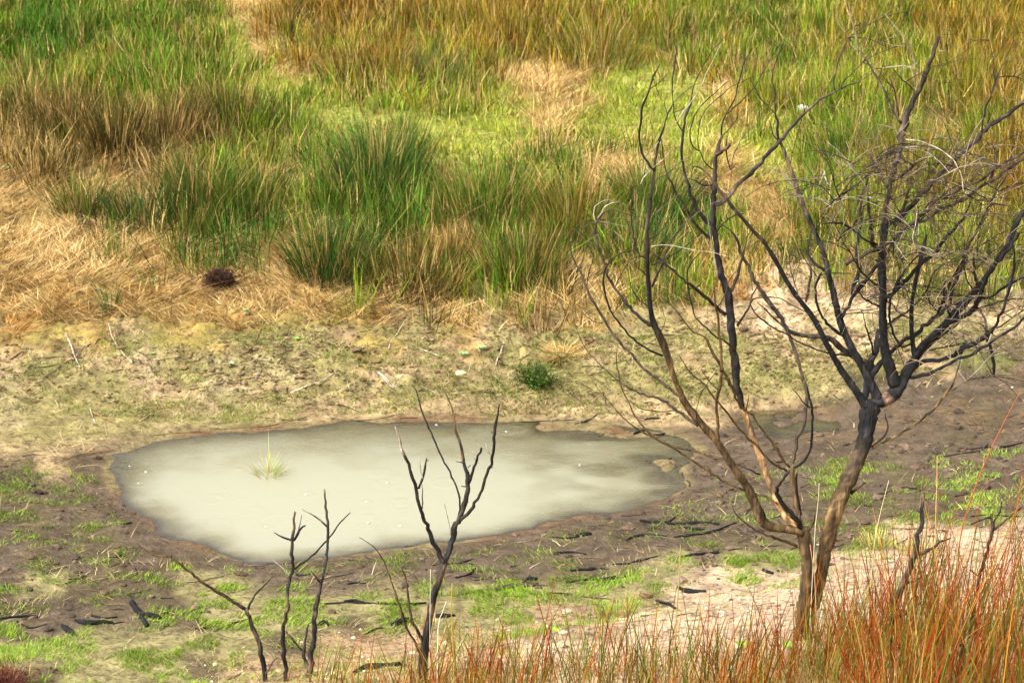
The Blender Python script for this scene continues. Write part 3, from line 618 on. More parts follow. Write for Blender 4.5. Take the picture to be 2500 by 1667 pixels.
TREE = """
trunk - -.02 b: A 180,1450,150 183,1400,132 192,1300,124 205,1180,128 222,1050,125 228,950,112 226,850,104 216,740,108 200,650,112 188,600,100
stem trunk .25 : A 235,1330,80 268,1180,100 300,1050,100 330,930,100 350,790,118 375,680,128 405,560,128 440,450,122 500,300,116 560,180,128 610,60,134 650,-20,130 K 1238,600,68 1245,550,70 1250,500,76 1268,470,84
elbow stem .15 k: F 470,1530,118 560,1500,124 660,1460,128 740,1390,130 800,1280,126 870,1160,108 925,1075,95
spur1 stem -.05 b: A 560,320,34 605,290,24 662,243,20
spur2 stem -.08 b: A 430,690,20 485,684,12
L1 trunk -.35 : B 1800,1570,90 1650,1532,92 1530,1522,92 1440,1480,104 1390,1390,104 1330,1250,102 1270,1130,96 1180,1000,95 1100,880,86 1010,740,76 960,670,76 860,560,76 760,440,80 680,330,80 620,200,70 560,50,66 D 1000,1700,70 950,1560,78 900,1440,76 850,1340,64 820,1220,52 805,1100,50 795,950,50 785,800,50 785,650,50 785,560,46 780,450,42 795,330,36 810,200,36 820,100,36 E 345,1520,34 370,1350,38 380,1240,34
L1a L1 -.1 : E 383,1240,32 330,1180,28 285,1120,27 250,1000,25 240,880,22 262,740,26 258,650,24 310,530,22 345,440,20 370,340,22 410,270,18 435,225,8
L1b L1 .2 : E 383,1235,28 400,1100,26 430,960,28 450,880,24 490,770,20 520,690,17 565,600,13 640,520,10 700,470 770,420 840,405,6 910,420,4
L1c L1b .1 : E 510,705,11 485,640 482,570 510,530,6
pa L1b -.25 p: E 440,960,10 520,850,10 600,770,11 660,680,12 740,580,11 830,430,11 880,310,9 950,180,7 1020,30,5
pb L1b -.1 p: E 430,960,9 360,1040 300,1150 275,1270,5
pc L1 -.15 p: E 360,1225,10 470,1130,9 570,1010,5
pcc L1 -.15 p: E 360,1225,10 290,1290,9 250,1370,5
pd L1 -.2 t: E 395,1320,11 500,1280 620,1170 730,1100 820,1060,6
pe L1a .1 : E 345,460,11 430,400 500,330 550,250 600,150,5
pf L1a .1 : E 372,360,9 400,450 430,530 460,580,5
K trunk .35 o: B 1800,1560,90 1740,1500,88 1640,1420,74 1560,1280,60 1500,1130,66 1430,950,66 1370,780,66 1310,620,76 1260,460,72 1212,330,72
K2 K .05 k: B 1225,380,66 1200,270,72 1180,180,76 1170,50,90 C 375,1120,92 360,1050,86 350,900,82 335,760,86 320,600,84 310,480,84 270,380,86 230,280,80 210,150,66 195,0,62 D 1425,400,64 1420,250,60 1425,100,58 1430,0,56
K3 K2 .0 g: D 1425,60,56 E 950,1400,55 965,1200,50 970,1080,50 1000,1000,35 1025,910,25
K4 K3 .1 k: E 1025,915,20 1020,850,18 1040,760,17 1080,690,16 1130,610 1165,520,15 1185,410,16 1215,300,16 1240,210,16 1290,130,10 1330,70,5
Ks K3 -.1 b: E 975,1100,50 1030,1045,43 1097,990,38
Ka K3 .1 : E 1040,905,13 1130,810 1190,710 1230,650,5
Kb K4 .2 k: E 1085,700,12 1130,650,14 1210,580,13 1280,510,12 1335,450 1390,360,10 1450,250,10 1510,150,8 1570,60,6 1620,-20,4
Kc K3 .05 k: E 1120,1240,13 1080,1130,16 1070,1020,18 1080,910,13
Ke K3 -.1 : E 940,1385,24 850,1380,18 780,1340,14 700,1315,10 670,1320,6
Kd K3 -.15 k: E 940,1230,16 870,1170,14 820,1060,14 750,1010,14 720,900,14 740,800,13 780,690,12 870,580,11 960,500,10 1050,420,8 1100,380,4
Kf Kd .1 k: E 810,1050,11 800,940,10 815,800,10 860,680 940,590,9 1040,510,9 1120,440,8 1210,400,8 1300,360,7 1400,320,5 1500,280,4
Kg K3 .1 t: E 1120,1310,10 1130,1150 1170,1030 1230,920 1310,840,7 1440,720,5
Kbark K2 -.03 p: D 1465,900,8 1440,800,17 1415,640,14 1390,500,17 1370,370,14 1355,260,8
P K2 .3 g: D 1440,200,55 E 1060,1530,50 1160,1400,46 1300,1270,46 1430,1130,42 1530,1010,46 1600,930,43 1700,820,36 1820,690,30 1960,570,26 H 150,880,26 230,840,18 400,775,13 500,705,6
Pa P .15 g: H 150,870,20 145,760,18 180,600,16 230,460,16 275,370,8
Pb P -.1 : H 210,840,14 220,800 330,690,12 440,570,12 520,450,10 590,370,6
Pq P -.05 k: E 1820,690,10 1812,600,9
S elbow .2 : C 1740,1470,110 1690,1350,95 1620,1220,88 1550,1080,86 1460,920,86 1390,760,80 1350,620,70 1310,450,66 1270,300,60 1240,150,56 1190,0,50 E 1790,1540,52 1770,1480,52 1730,1350,48 1670,1180,38 1630,1070,36 1580,950,32
Q S .1 k: E 1580,955,30 1560,850,30 1565,760,28 1535,690,20 1535,580,14 1535,470,14 1510,400,12 1520,280,12 1560,170,12 1610,40,10 1630,-20,5
Qa Q .1 g: E 1530,690,16 1450,610,15 1390,540,14 1340,450,12 1305,370,8
Qb S -.1 k: E 1570,960,15 1520,900,11 1500,820,10 1480,760,6
T elbow -.25 : C 1640,1560,120 1600,1500,100 1500,1350,76 1400,1210,70 1310,1050,66 1230,900,66 1150,740,66 1070,620,56 960,480,50 860,330,46 790,200,46 720,80,52 670,0,42 D 1900,550,46 1800,450,44 1700,330,40 1600,220,38 1530,110,35 E 1050,1480,26 960,1370,28 900,1280,24 830,1220,20 760,1200,16 740,1250,12 740,1310,8
U elbow .35 : C 1600,1500,60 1640,1300,90 1660,1150,90 1710,1030,72 1730,900,60 1740,800,40
U1 U -.1 g: C 1650,1140,80 1520,1060,66 1400,990,70 1300,900,70 1200,870,56 1050,860,50 920,830,40 820,760,20 720,670,18 640,590,14 580,540,10
U2 U -.1 k: C 1695,1050,26 1670,920,24 1630,800,20 1600,660,8
Ua S -.3 k: C 1480,1050,26 1300,1030,22 1150,990,20 1000,930,18 870,850,18 750,790,18 650,720,18 560,640,17 520,560,15 540,510,14 650,490,13 800,505,12 900,560,12 1000,610,13 1100,670,13 1200,740,11
Z U1 .15 g: C 880,820,48 820,700,50 740,600,54 660,490,50 580,380,42 530,280,40 480,160,36 420,50,34 D 1660,600,30 1630,500,22 1560,430,12 1480,370,9
V S .3 k: C 1380,700,42 1430,610,40 1520,470,42 1600,360,54 1660,270,48 1730,190,40 1830,60,30 1900,-60,18
Vs V -.1 k: C 1560,240,46 1540,300,48 1510,380,42 1480,465,14
Vb V .1 t: C 1380,670,10 1420,520,10 1470,400,9 1400,230,8 1360,100,6
Xx S -.2 k: C 1430,870,46 1300,790,34 1210,690,30 1160,570,28 1140,450,26 1160,320,26 1200,260,16
Xy Xx .05 k: C 1160,300,14 1110,230,12 1050,150,12 980,20,9
Xz T .2 g: C 1045,540,26 1080,380,28 1100,250,28 1080,100,25 1070,0,20 1100,-120,12
Xw S .15 k: C 1255,270,36 1160,190,34 1090,120,30 1040,20,16
Xv T .1 g: C 975,450,11 920,290 890,150,12 900,60,12 990,0,8
W elbow -.05 k: F 730,1340,110 690,1200,112 650,1080,102 620,950,96 610,800,96 605,650,92 610,500,88 605,380,86 600,250,90 600,150,82 G 600,1240,76 620,1100,80 625,980,72
W2 W .15 g: G 622,1010,72 630,850,56 655,750,50 680,600,48 690,520,52 730,400,60 770,280,66 790,150,76 H 800,1250,82 820,1180,84 860,1060,60 900,970,56 950,860,55 1010,730,46 1070,570,46 1120,440,40 1155,345,37
Wa W2 .2 t: H 790,1190,32 730,1100,28 680,1010,26 630,890,24 570,770,22 490,650,22 430,550,20 370,420,20 330,260,18 295,130,16 270,50,13 255,-20,7
Waa Wa .1 t: H 385,500,12 320,440,12 245,325,8
Wab Wa .1 k: H 570,770,9 600,660,8 625,560,4
Wb W2 -.2 t: H 920,870,20 850,810,18 780,750,15 700,650,7
Wc W2 .2 t: H 905,840,9 920,700,9 940,620,8 1010,510,5
Wd W2 -.1 t: H 760,1110,15 735,950,14 715,850,12 670,740,7
We W2 0 p: H 1140,490,12 1225,490,9
Ws W2 -.2 g: G 700,560,46 790,500,40 925,385,34
Wt W2 .2 g: G 655,610,38 590,520,34 540,430,30 500,340,24 460,270,18
Wu W2 .05 k: G 655,520,15 640,450,14 632,380,13 655,300,12 672,180,9
arc1 W2 -.15 g: G 740,245,15 640,290,15 560,370,15 535,430,12
arc2 W2 -.1 g: G 725,232,11 620,265,11 540,340,10 505,430,8
arc3 Wt -.3 g: G 700,365,14 600,395,16 480,480,22 400,560,24 290,640,24 180,720,22 80,800,20 10,900,14
arc4 W2 -.5 t: G 540,430,8 530,290,9 400,350,9 260,440,9 120,550,9 0,670,6
arc5 Wt -.4 t: G 650,430,10 480,470,10 320,520,10 180,600,9 60,680,6
arc6 W -.5 p: G 600,760,6 510,720,8 400,700,8 270,720,8 150,770,7 60,830,6
arc7 W -.4 t: G 640,830,8 600,795,7 420,825,7 270,845,6 130,890,5
arc8 W2 -.4 p: G 790,155,10 950,172,11 1080,220,12 1180,270,12 1280,350,12 1340,450,11 1370,560,9 1378,660,6
arc8b arc8 0 p: G 1290,370,10 1350,470,11 1400,600,6
arc9 W2 -.3 p: G 790,232,10 950,225,10 1080,240,9 1180,280,6
arc10 W2 -.35 p: G 790,230,10 1000,270,10 1100,330,9 1190,410,9 1240,475,6
arc11 W2 -.3 t: G 800,240,10 960,330,9 1060,400,9 1150,480,9 1210,590,8 1275,715,6
arc12 W2 .2 t: G 750,370,9 900,400,8 1000,440,8 1110,495,6
arc13 W2 .1 t: G 700,560,8 880,562,8 1060,545,7
AA W .5 g: G 610,1010,60 760,900,60 880,800,58 980,680,54 1080,570,54 1180,460,52 1290,360,54 1420,230,52 1530,130,50 H 1640,1200,48 1740,1150,46 1840,1070,44 1960,970,40 2060,890,34
AAa AA .2 k: H 1540,1300,26 1570,1150,24 1600,1020,24 1650,900,22 1685,790,20 1740,650,14 1800,530,10 1865,375,8
AAb AAa .1 k: H 1685,790,16 1668,700,14 1675,620,9 1640,450,6 1610,340,4
AAc AA .1 g: H 1600,1215,12 1640,1110,10 1690,960,6
AAd AA .1 g: H 1780,1110,11 1770,950,10 1780,800,9 1810,690,6
BB elbow -.15 k: F 930,1080,80 900,970,52 885,820,50 880,680,46 890,520,46 915,380,43 940,260,46 970,140,46 1000,0,36 G 1030,1070,16
CC elbow .5 k: F 430,1480,60 500,1280,62 560,1150,60 700,1010,46 800,920,46 900,860,50 1000,770,50 1100,690,48 1200,610,40 1300,560,30 1370,540,18 1430,590,10
DD W .3 k: F 640,500,42 740,420,46 840,320,46 940,220,46 1050,110,46 1150,10,42 G 1230,1080,40 1330,980,36 1400,880,22 1450,750,14
DE W -.2 g: G 240,1350,38 400,1280,38 560,1200,40 700,1130,42 830,1010,42 960,900,42 1080,790,38 1200,700,32 1400,620,28 1560,540,27 1700,430,26 1840,350,26 1980,280,24
DF W .4 g: G 790,1040,40 960,950,42 1100,880,38 1230,790,38 1370,740,37 1500,640,32 1640,560,37 1760,490,37 1900,380,36 2000,330,30
M1 elbow .25 k: F 930,1060,80 955,1000,80 1020,920,82 1130,830,84 1220,740,84 1290,660,84 1380,560,88 1480,450,78 1580,320,62 1660,200,52 1740,80,54 1800,0,56 G 1900,930,60 1980,830,50
M2 M1 -.3 k: F 1220,730,60 1330,700,48 1430,640,55 1510,540,55 1560,400,50 1620,270,56 1700,160,46 1800,40,46 1900,-110,40
M3 M1 .3 g: F 1250,600,22 1265,480,34 1290,380,42 1340,250,46 1390,120,40 G 1440,1150,32 1540,980,28 1570,900,28 1640,760,26 1720,620,24 1780,520,24 1880,400,20
M4 M1 -.2 g: F 1520,420,40 1490,300,34 1480,170,26 G 1480,1250,12
M5 M1 -.1 g: F 1500,500,14 1460,400,16 1410,320,17 1385,150,17 1390,0,15 G 1385,1050,8
M6 M1 -.1 k: F 1250,655,28 1210,560,23 1190,450,20 1210,315,14
M7 CC -.1 k: F 1115,680,30 1170,560,28 1220,440,28 1290,280,24 1380,130,18 1440,60,10
M8 CC -.2 k: F 1125,625,16 1060,540,16 1040,470,8
EE elbow -.4 k: F 900,1170,60 1000,1110,52 1130,1090,46 1290,1050,50 1420,950,60 1530,910,56 1610,850,56 1680,760,36 1740,640,33 1790,500,33 1830,370,33 1860,240,28 1870,110,24 G 1865,1170,14
EEh EE -.05 k: F 1615,860,42 1640,960,38 1665,1080,37 1676,1180,35 1670,1255,18
EEi EE .1 k: F 1610,850,32 1575,780,26 1540,740,12
EEj EE .15 g: F 1605,810,28 1575,690,26 1540,600,24
EEk EE -.1 p: F 1650,830,12 1630,900,11 1590,960,9 1570,1020,5
EEl EE .3 g: F 1060,1000,20 1200,970,20 1400,930,20
EEm elbow .1 g: F 960,1070,30 1080,930,30 1200,840,28 1330,740,24
EEn EE .05 k: F 1290,1050,14 1410,925,12 1330,870,12 1240,820,7
FF elbow -.5 k: F 820,1260,50 860,1253,42 950,1250,44 1070,1215,42 1200,1150,38 1320,1090,37 1450,1040,36 1570,970,36 1700,880,31 1860,790,27 1960,690,24 2060,590,18
FFa EE .2 k: F 1700,790,17 1820,710,15 1960,610,14
FFb M2 -.1 k: F 1520,510,26 1650,480,30 1780,390,32 1960,300,24
FFc M2 -.2 k: F 1480,610,20 1650,560,17 1800,515,16 1980,510,14
LA W .2 g: F 650,760,22 700,720,22 820,640,22 920,560,22 1020,430,20 1080,290,18 1170,180,11
LB BB -.1 k: F 865,695,17 760,640,15 700,560,13 640,520,12 590,450,10 550,330,7
LC BB .1 k: F 880,445,15 760,390,11
LD DD .1 k: F 740,400,26 800,270,22 870,180,20 950,80,16 1020,20,10
LE BB -.3 k: F 885,935,28 800,975,25 730,880,27 680,750,28 670,600,30 690,490,28 740,360,22 830,230,12
LF W -.25 k: F 565,575,26 450,520,22 370,430,16 355,390,8
LG W -.25 k: F 560,385,28 460,300,25 370,200,20 300,60,10
LH W -.1 b: F 700,1045,12 770,1060,11 845,1082,8
LI M1 -.05 k: F 985,945,15 982,860,8
g1 W -.3 k: G 560,1160,24 520,1150,22 430,1110,24 350,1040,26 250,980,26 150,955,22 20,970,9
g2 g1 -.1 k: G 320,1000,20 360,930,16
g2b g1 -.1 k: G 300,1000,26 230,1070,26 172,1130,18
g3 W -.1 g: G 560,1215,42 510,1160,42 500,1020,37 480,900,34 470,760,28 463,645,10
g4 W .3 k: G 400,1400,30 360,1300,34 370,1100,30 410,940,30 392,840,27 400,720,26 440,600,26 480,480,20 530,400,12
g5 AA -.1 g: G 760,890,42 790,830,36 830,740,30 870,600,18
g5b g5 0 g: G 865,615,14 930,550,7
g5c g5 -.1 g: G 770,850,14 700,740,7
g6 DE -.2 t: G 900,850,12 1060,820,18 1180,840,17 1290,870,14 1400,890,10 1540,880,6
g7 DE -.1 g: G 1005,830,17 1100,740,20 1280,720,22 1430,725,20 1560,745,18 1680,770,9 1810,800,6
g8 DE .1 k: G 1350,615,16 1470,660,14 1600,730,14 1650,800,9
g9 DE .0 t: G 1560,550,10 1690,620,9 1770,740,9 1860,860,6
g10 DF -.3 t: G 1040,910,10 1090,940,10 1220,940,10 1350,990,10 1480,1090,9 1570,1150,6
g11 W -.3 t: G 620,1215,19 760,1245,18 900,1260,16 1100,1260,14 1250,1240,12 1400,1275,8 1500,1290,6
g12 g11 -.1 t: G 1100,1260,12 1170,1310,12 1260,1372,10
g13 DE -.2 p: G 700,1120,13 760,1210,12 840,1320,5
g14 AA -.2 p: G 760,940,10 795,1050,12 770,1130,12 720,1220,10 700,1330,6
g15 DE -.2 p: G 945,810,9 925,950,10 895,1100,8 912,1190,6
g16 g6 -.1 p: G 950,830,8 955,950,7 945,1080,5
g17 DF -.2 p: G 1080,950,8 1120,1100,7 1130,1160,5
g18 M3 -.2 p: G 1590,1090,8 1560,1170,9 1480,1300,6
g19 DE .1 g: G 1640,520,30 1680,400,34 1690,310,22 1660,200,9 1640,140,6
g20 DF -.2 p: G 1810,440,8 1830,310,8 1880,230,8 1912,90,6
g21 g19 -.1 p: G 1690,310,8 1620,300,7 1570,180,5
g22 DF -.1 t: G 1700,440,9 1780,450,8 1850,520,8 1880,600,6
g23 DF .1 g: G 1720,200,10 1800,160,10 1900,110,8
yr stem -.3 y: P 2128,1090,11 2176,1070,9 2238,1033,8 2287,990,8 2324,940,6 2345,880,3
yra yr .1 y: P 2305,970,4 2340,942,3.5 2376,917,2.5
yrb yr -.1 b: P 2135,1085,8 2167,1051,6 2160,1010,3
lw1 trunk -.2 b: P 1946,1331,9 1900,1315,8 1854,1298,6 1803,1262,4 1785,1229,2
hook trunk -.15 b: A 195,600,28 240,602,24 270,550,18 283,488,8
knot trunk .1 b: B 1810,1550,60 1770,1420,56 1740,1300,60 1710,1180,56 1700,1050,64 1700,930,50
kn2 knot -.06 k: B 1775,1400,35 1765,1270,28 1740,1130,28 1740,1000,24
nn trunk -.2 k: B 1790,1540,60 1740,1440,60 1650,1340,56 1580,1240,50 1550,1160,40 1600,1080,32 1670,970,38
kz1 knot .2 g: B 1705,900,46 1740,720,40 1800,550,40 1830,400,40 1840,220,40 1810,100,36 C 1040,1320,38 1000,1180,40 960,1040,40 910,900,40 870,810,30
kz2 knot -.1 k: B 1720,945,28 1820,880,30 1880,740,30 1895,560,30 1885,370,28 1860,230,24 1840,150,10
kz2a kz2 -.05 k: B 1870,380,14 1800,310,12 1750,240,11 1700,190,6
kw1 knot -.25 b: B 1680,940,30 1610,860,28 1560,770,42 1480,670,30 1400,570,26 1330,460,24 1250,400,28 1180,310,24 1130,190,38 1080,80,38 1030,10,34 C 150,1010,34 90,880,28 D 1310,1450,18 1220,1410,20 1160,1340,16 1090,1250,14 1040,1180,12 980,1130,10 900,1110,8 860,1050,8 900,1005,6
kw2 knot -.4 b: B 1660,985,30 1620,960,30 1500,890,28 1380,760,28 1280,660,26 1170,540,26 1060,400,24 960,280,20 880,170,17 760,70,16 700,0,13 620,-130,9
kw3 kw2 .1 k: B 990,290,14 990,200,14 930,150,12 880,80,10 830,0,8
kw4 kw2 -.1 k: B 980,20,8 900,130,12 830,240,12 785,380,7
kw5 nn .15 b: B 1780,1520,40 1600,1320,34 1500,1250,32 1420,1215,28 1360,1200,24
kw6 K .0 k: B 1395,1015,18 1300,970,16 1180,915,8
kw7 kw1 0 k: B 1262,395,14 1275,330,12 1290,240,7
Yv L1 -.2 b: B 975,700,44 990,600,38 985,450,36 980,300,36 1010,150,36 1030,0,30 C 240,1200,30 240,1000,30 215,850,28 205,700,26 180,550,20 170,390,9
Ya Yv -.2 k: C 205,890,20 100,790,18 0,690,16 D 1210,1160,17 1180,1000,18 1165,850,16 1210,740,12 1290,660,10 1350,560,6
Yb Ya .05 k: D 1185,1000,14 1260,980,14 1320,920,6
Yc K2 -.15 b: C 370,1000,32 300,930,24 225,885,16
Yd K2 -.3 g: C 285,660,40 180,580,38 80,480,36 D 1254,1000,34 1160,930,30 1050,840,26 940,750,22 860,680,16 825,630,8
Ye K2 .2 g: C 385,760,32 450,670,26 510,570,24 530,480,19 580,400,16
Yf K2 .1 g: C 330,450,42 370,330,38 410,230,32 430,130,28 470,0,14 500,-120,8
Yg K2 -.1 g: C 200,600,14 260,500,12 320,320,10 400,230,6
l1 L1 .25 b: B 1070,855,26 950,850,26 800,800,26 650,760,26 500,720,26 380,650,26 300,580,24 220,480,19 150,350,18 80,200,18 40,50,18 20,-90,12 30,-230,6
l2 L1 -.25 b: B 1250,1165,30 1150,1130,28 1020,1060,26 900,980,26 760,890,24 650,810,23 520,740,22 380,660,20 200,560,17 80,460,12 0,370,10 -150,200,7 -280,0,5
l3 L1 .3 g: B 810,550,38 700,470,33 600,400,32 500,320,30 420,280,28 320,260,23 200,220,22 90,150,20 0,90,16 -153,-59,12 -286,-204,9 -370,-400,7 -410,-568,5
l3a l3 -.1 b: B 590,395,14 450,410,13 350,400,11 230,370,10 150,310,6
l4 L1 .2 g: B 650,290,38 540,210,35 460,140,34 370,70,34 280,0,34 D 640,1640,32 560,1560,30 500,1480,30 430,1390,28 370,1280,28 300,1180,27 230,1060,26 190,960,26 150,850,23 110,780,20 70,700,17 50,600,14 65,520,12 90,450 130,380,12 190,350,10 280,350,7
l4a l4 .1 g: D 140,810,13 170,700,15 210,590,13 250,500,12 290,400,8
l4b l4 -.1 k: D 205,960,13 225,850,10 260,740,8 270,680,5
l4c l4 -.1 g: D 360,1330,11 270,1310,9 200,1260,8 150,1210,5
l5 L1 .25 g: D 825,1345,38 720,1270,34 620,1180,32 540,1090,30 470,990,30 410,880,28 370,760,26 330,650,25 300,540,24 285,450,23 300,370,22 320,320,20 370,270,15 430,245,11 520,265,9 620,295,7 740,320,5
l5a l5 -.1 p: D 310,330,17 350,270,16 390,210,13 440,180,9 510,168,5
l5b l5 .1 p: D 290,360,11 270,280,10 280,220,9 340,170,9 420,150,8 490,180,5
l5c l5 .1 t: D 320,350,9 400,335,8 500,325,7 600,350,6 700,370,5
l5d l5 -.1 t: D 325,365,10 400,405,9 470,450,8 520,490,8 550,540,5
l5e l5 -.1 t: D 285,375,8 200,395,7 165,450,6 165,500,5
l5f l5 -.1 t: D 300,350,8 560,400,7 620,430,5
l6 L1 -.25 k: D 930,1640,24 860,1610,24 760,1560,23 680,1500,22 600,1420,22 520,1330,21 450,1240,22 400,1130,22 375,1020,22 365,900,22 385,810,21 430,730,15 500,680,13 580,645,11 720,630,6
l6a l6 .1 g: D 460,1240,10 520,1160,9 590,1080,8 670,1030,5
l6b l5 -.1 g: D 470,1000,9 540,850,9 610,740,8 640,700,5
d1 L1 .15 k: D 790,1165,16 740,1130,15 680,1070,14 630,970,12 605,850,10 600,720,6
d2 L1 -.1 k: D 765,860,16 710,810,12 670,780,6
d3 L1 .1 k: D 770,705,23 720,685,19 680,600,18 650,500,18 640,400,17 630,280,15 635,150,14 650,60,10 645,-20,7
d4 d3 -.05 t: D 645,350,9 680,180,8 705,60,6
d5 L1 .05 g: D 780,450,15 740,410,12 670,365,7
d6 L1 -.1 k: D 790,520,13 870,495,12 920,440,10 980,350,8 1060,240,6
d7 L1 .2 g: D 825,985,27 870,900,22 910,800,20 950,690,19 1000,580,17 1060,470,16 1140,380,15 1200,300,13 1250,210,11 1290,150,7
d8 L1 -.15 k: D 820,780,14 900,745,13 990,700,12 1080,640,12 1170,580,10 1280,480,6
d9 d7 -.1 t: D 1150,370,9 1270,270,8 1400,190,7 1600,100,6 1740,50,5
d10 L1 .1 t: D 820,310,17 900,250,14 980,180,12 1060,110,10 1150,70,6
d11 K2 -.2 g: D 1395,525,32 1310,450,28 1220,340,28 1150,210,28 1080,110,26 1030,20,23 E 540,1350,22 490,1240,22 470,1120,20 455,1000,17 450,940,12
M K2 .15 k: D 1400,385,54 1340,340,50 1280,280,46 1215,150,40 1180,20,34 E 720,1400,36 680,1300,30 655,1180,28 645,1050,30 655,920,28 670,830,25 690,700,28 735,590,20 740,520,12 770,400,11 830,280,11 880,180,10 940,90,9 1020,0,8 1110,-100,7 1230,-250,6 1330,-392,5
Ma M .15 k: E 655,870,15 590,770,16 570,680,14 560,560,14 555,420,16 565,280,14 590,160,14 600,60,7
Mb M -.15 p: E 600,770,9 640,700,8 690,640,8 735,585,7
Mc Ma .1 k: E 575,690,10 640,660,8 680,640,6
d13 K2 .1 k: D 1450,455,17 1510,380,14 1560,330,14 1640,290,12 1710,280,7
d14 d13 .05 k: D 1560,330,12 1540,300,10 1580,250,7
d15 L1 -.3 p: D 800,600,7 860,590,8 960,580,7 1100,600,7 1250,635,7 1400,650,6 1540,685,5
d16 L1 .1 t: D 900,1420,14 940,1360,10 960,1290,6
"""
bt = ground_at(*[v for v in (1900 + 183 / 3.135, 1100 + 1440 / 3.135)])
TY = bt[1]
grow('burnt_tree', TREE, TY, 'tall bare burnt tree with a forked trunk and black spreading branches on the sandy bank', 'tree', tree_colour, twigs=420)

def sap_col(px, py, w, fl):
    c = np.tile(np.array([.115, .075, .045]), (len(px), 1)); thin = sstep(7, 3, w)[:, None]; c = c * (1 - thin * .5) + TAN * thin * .5
    k = (fbm(px, py, .02, 3, 55) > .52)[:, None] * .7; c = c * (1 - k) + CHAR * 1.8 * k
    for ch in fl:
        if ch in FLAG: c = c * .2 + FLAG[ch] * .8
    return c
S1 = """
t - 0 : J 875,1600,46 880,1540,44 890,1400,44 910,1280,42 940,1130,40 970,1040,36 990,965,34
l t -.1 k: J 988,975,30 950,890,25 910,800,22 880,720,20 850,600,20 820,500,18 790,430,16
lt l -.02 p: J 792,435,15 765,350,12 745,288,6
la l .05 k: J 860,597,14 880,550,14 895,490,12 903,445,7
lax la 0 k: J 900,460,6 914,456,3
lb la 0 p: J 885,555,8 870,490,6 866,440,4
lc l .05 : J 882,700,7 883,640,7 880,580,5
r t .08 k: J 990,970,33 1030,870,30 1060,760,28 1090,680,27 1110,590,26 1105,520,24 1085,470,18
rt r .1 b: J 1087,475,18 1070,380,14 1045,300,12 1040,230,10 1010,150,8 978,75,7
ra r -.1 k: J 1112,565,17 1140,490,14 1175,395,13
rb r -.1 k: J 1070,760,22 1135,690,18 1180,600,16 1215,500,16 1240,400,15 1238,320,15 1255,250,12 1266,175,6
rba rb 0 k: J 1240,322,8 1222,312,4
rbb rb 0 : J 1260,195,5 1190,150,3
rbc rb 0 p: J 1222,430,5 1205,400,4 1195,370,3
rbd rb 0 k: J 1215,498,7 1232,490,4
rc r .2 k: J 1063,745,13 1070,650,11 1040,560,11 980,440,10 925,320,9 880,210,8 850,110,6 830,80,4
rca rc 0 k: J 1067,655,8 1072,640,4
rd r -.05 p: J 1025,835,6 1010,750,5 992,675,3
re r 0 k: J 1108,492,7 1122,480,4
rf r 0 k: J 1098,588,7 1075,586,4
rg rt 0 p: J 980,135,5 930,110,4 870,85,3
rh r 0 : J 1080,468,6 1048,463,4
ri ra 0 p: J 1150,470,5 1140,440,4 1130,412,3
b t -.05 b: J 900,1380,22 860,1310,18 830,1260,16 815,1160,13 800,1060,10 775,985,6
b2 b 0 t: J 812,1050,5 860,1060,4 830,1020,4 775,985,3
c t -.1 b: J 880,1440,18 850,1370,14 800,1290,11 760,1160,9 720,1040,7 690,960,6 650,900,5 600,860,4 565,840,3
d c -.05 b: J 800,1290,8 780,1210,7 740,1120,5
"""
S2 = """
t - 0 : J 202,1600,24 200,1540,23 190,1390,23 185,1290,21 210,1180,20 215,1080,19 235,990,18 230,900,18 232,850,17 240,770,12 243,710,6
a t .03 k: J 232,858,12 185,840,10 143,815,5
b t -.03 k: J 240,858,15 270,810,13 297,782,7
c b 0 t: J 262,812,7 272,770,5 280,730,3
d t .1 k: J 243,1000,13 310,950,11 360,905,11 420,840,9 470,770,8 522,718,5
e t -.05 : J 198,1310,12 240,1360,12 280,1405,12
f t 0 p: J 225,1040,6 180,990,5 135,955,3
g t .02 k: J 238,770,6 250,715,4
h t .02 t: J 214,1060,5 150,1120,4 100,1150,3
"""
S3 = """
t - 0 : J 305,1600,32 312,1540,30 340,1350,27 350,1180,25 375,1080,17 400,970,15 410,880,14 410,790,14 400,690,12 393,600,9
a t .05 t: J 405,787,11 350,740,9 280,700,4
b t -.02 k: J 372,1068,10 345,1030,8 330,1010,5
c t .03 t: J 318,1500,22 290,1430,20 300,1330,14 315,1270,8
d t 0 k: J 397,985,7 378,985,4
"""
S4 = """
t - 0 : I 1330,1600,30 1325,1550,28 1310,1440,26 1260,1280,24 1230,1200,22
a t -.2 b: I 1233,1203,20 1150,1150,18 1070,1100,17 1000,1060,16 920,990,14 850,940,12 770,930,9 720,900,7 680,870,4
b t .1 k: I 1236,1198,13 1270,1130,10 1320,1080,8 1362,1035,4
c t -.03 b: I 1322,1530,10 1370,1450,8 1392,1438,4
d t 0 p: I 1300,1400,8 1345,1425,7 1385,1480,4
e a 0 k: I 1070,1102,7 1090,1080,4
f a 0 k: I 915,985,8 910,965,4
g a 0 k: I 848,940,7 860,925,4
"""
S5 = """
t - 0 : A 865,1600,46 856,1500,44 845,1400,46 880,1250,50 895,1130,54 960,1010,54 1010,880,50 1050,770,46 1070,650,42 1100,550,38 1098,450,34 1115,330,18
a t .05 g: A 1055,795,32 1150,760,28 1240,700,20 1320,665,9
b t -.05 k: A 975,1012,26 1060,990,17 1112,940,6
c t .05 g: A 885,1292,28 980,1240,20 1100,1150,10
d t 0 k: A 1095,488,18 1060,450,9
"""
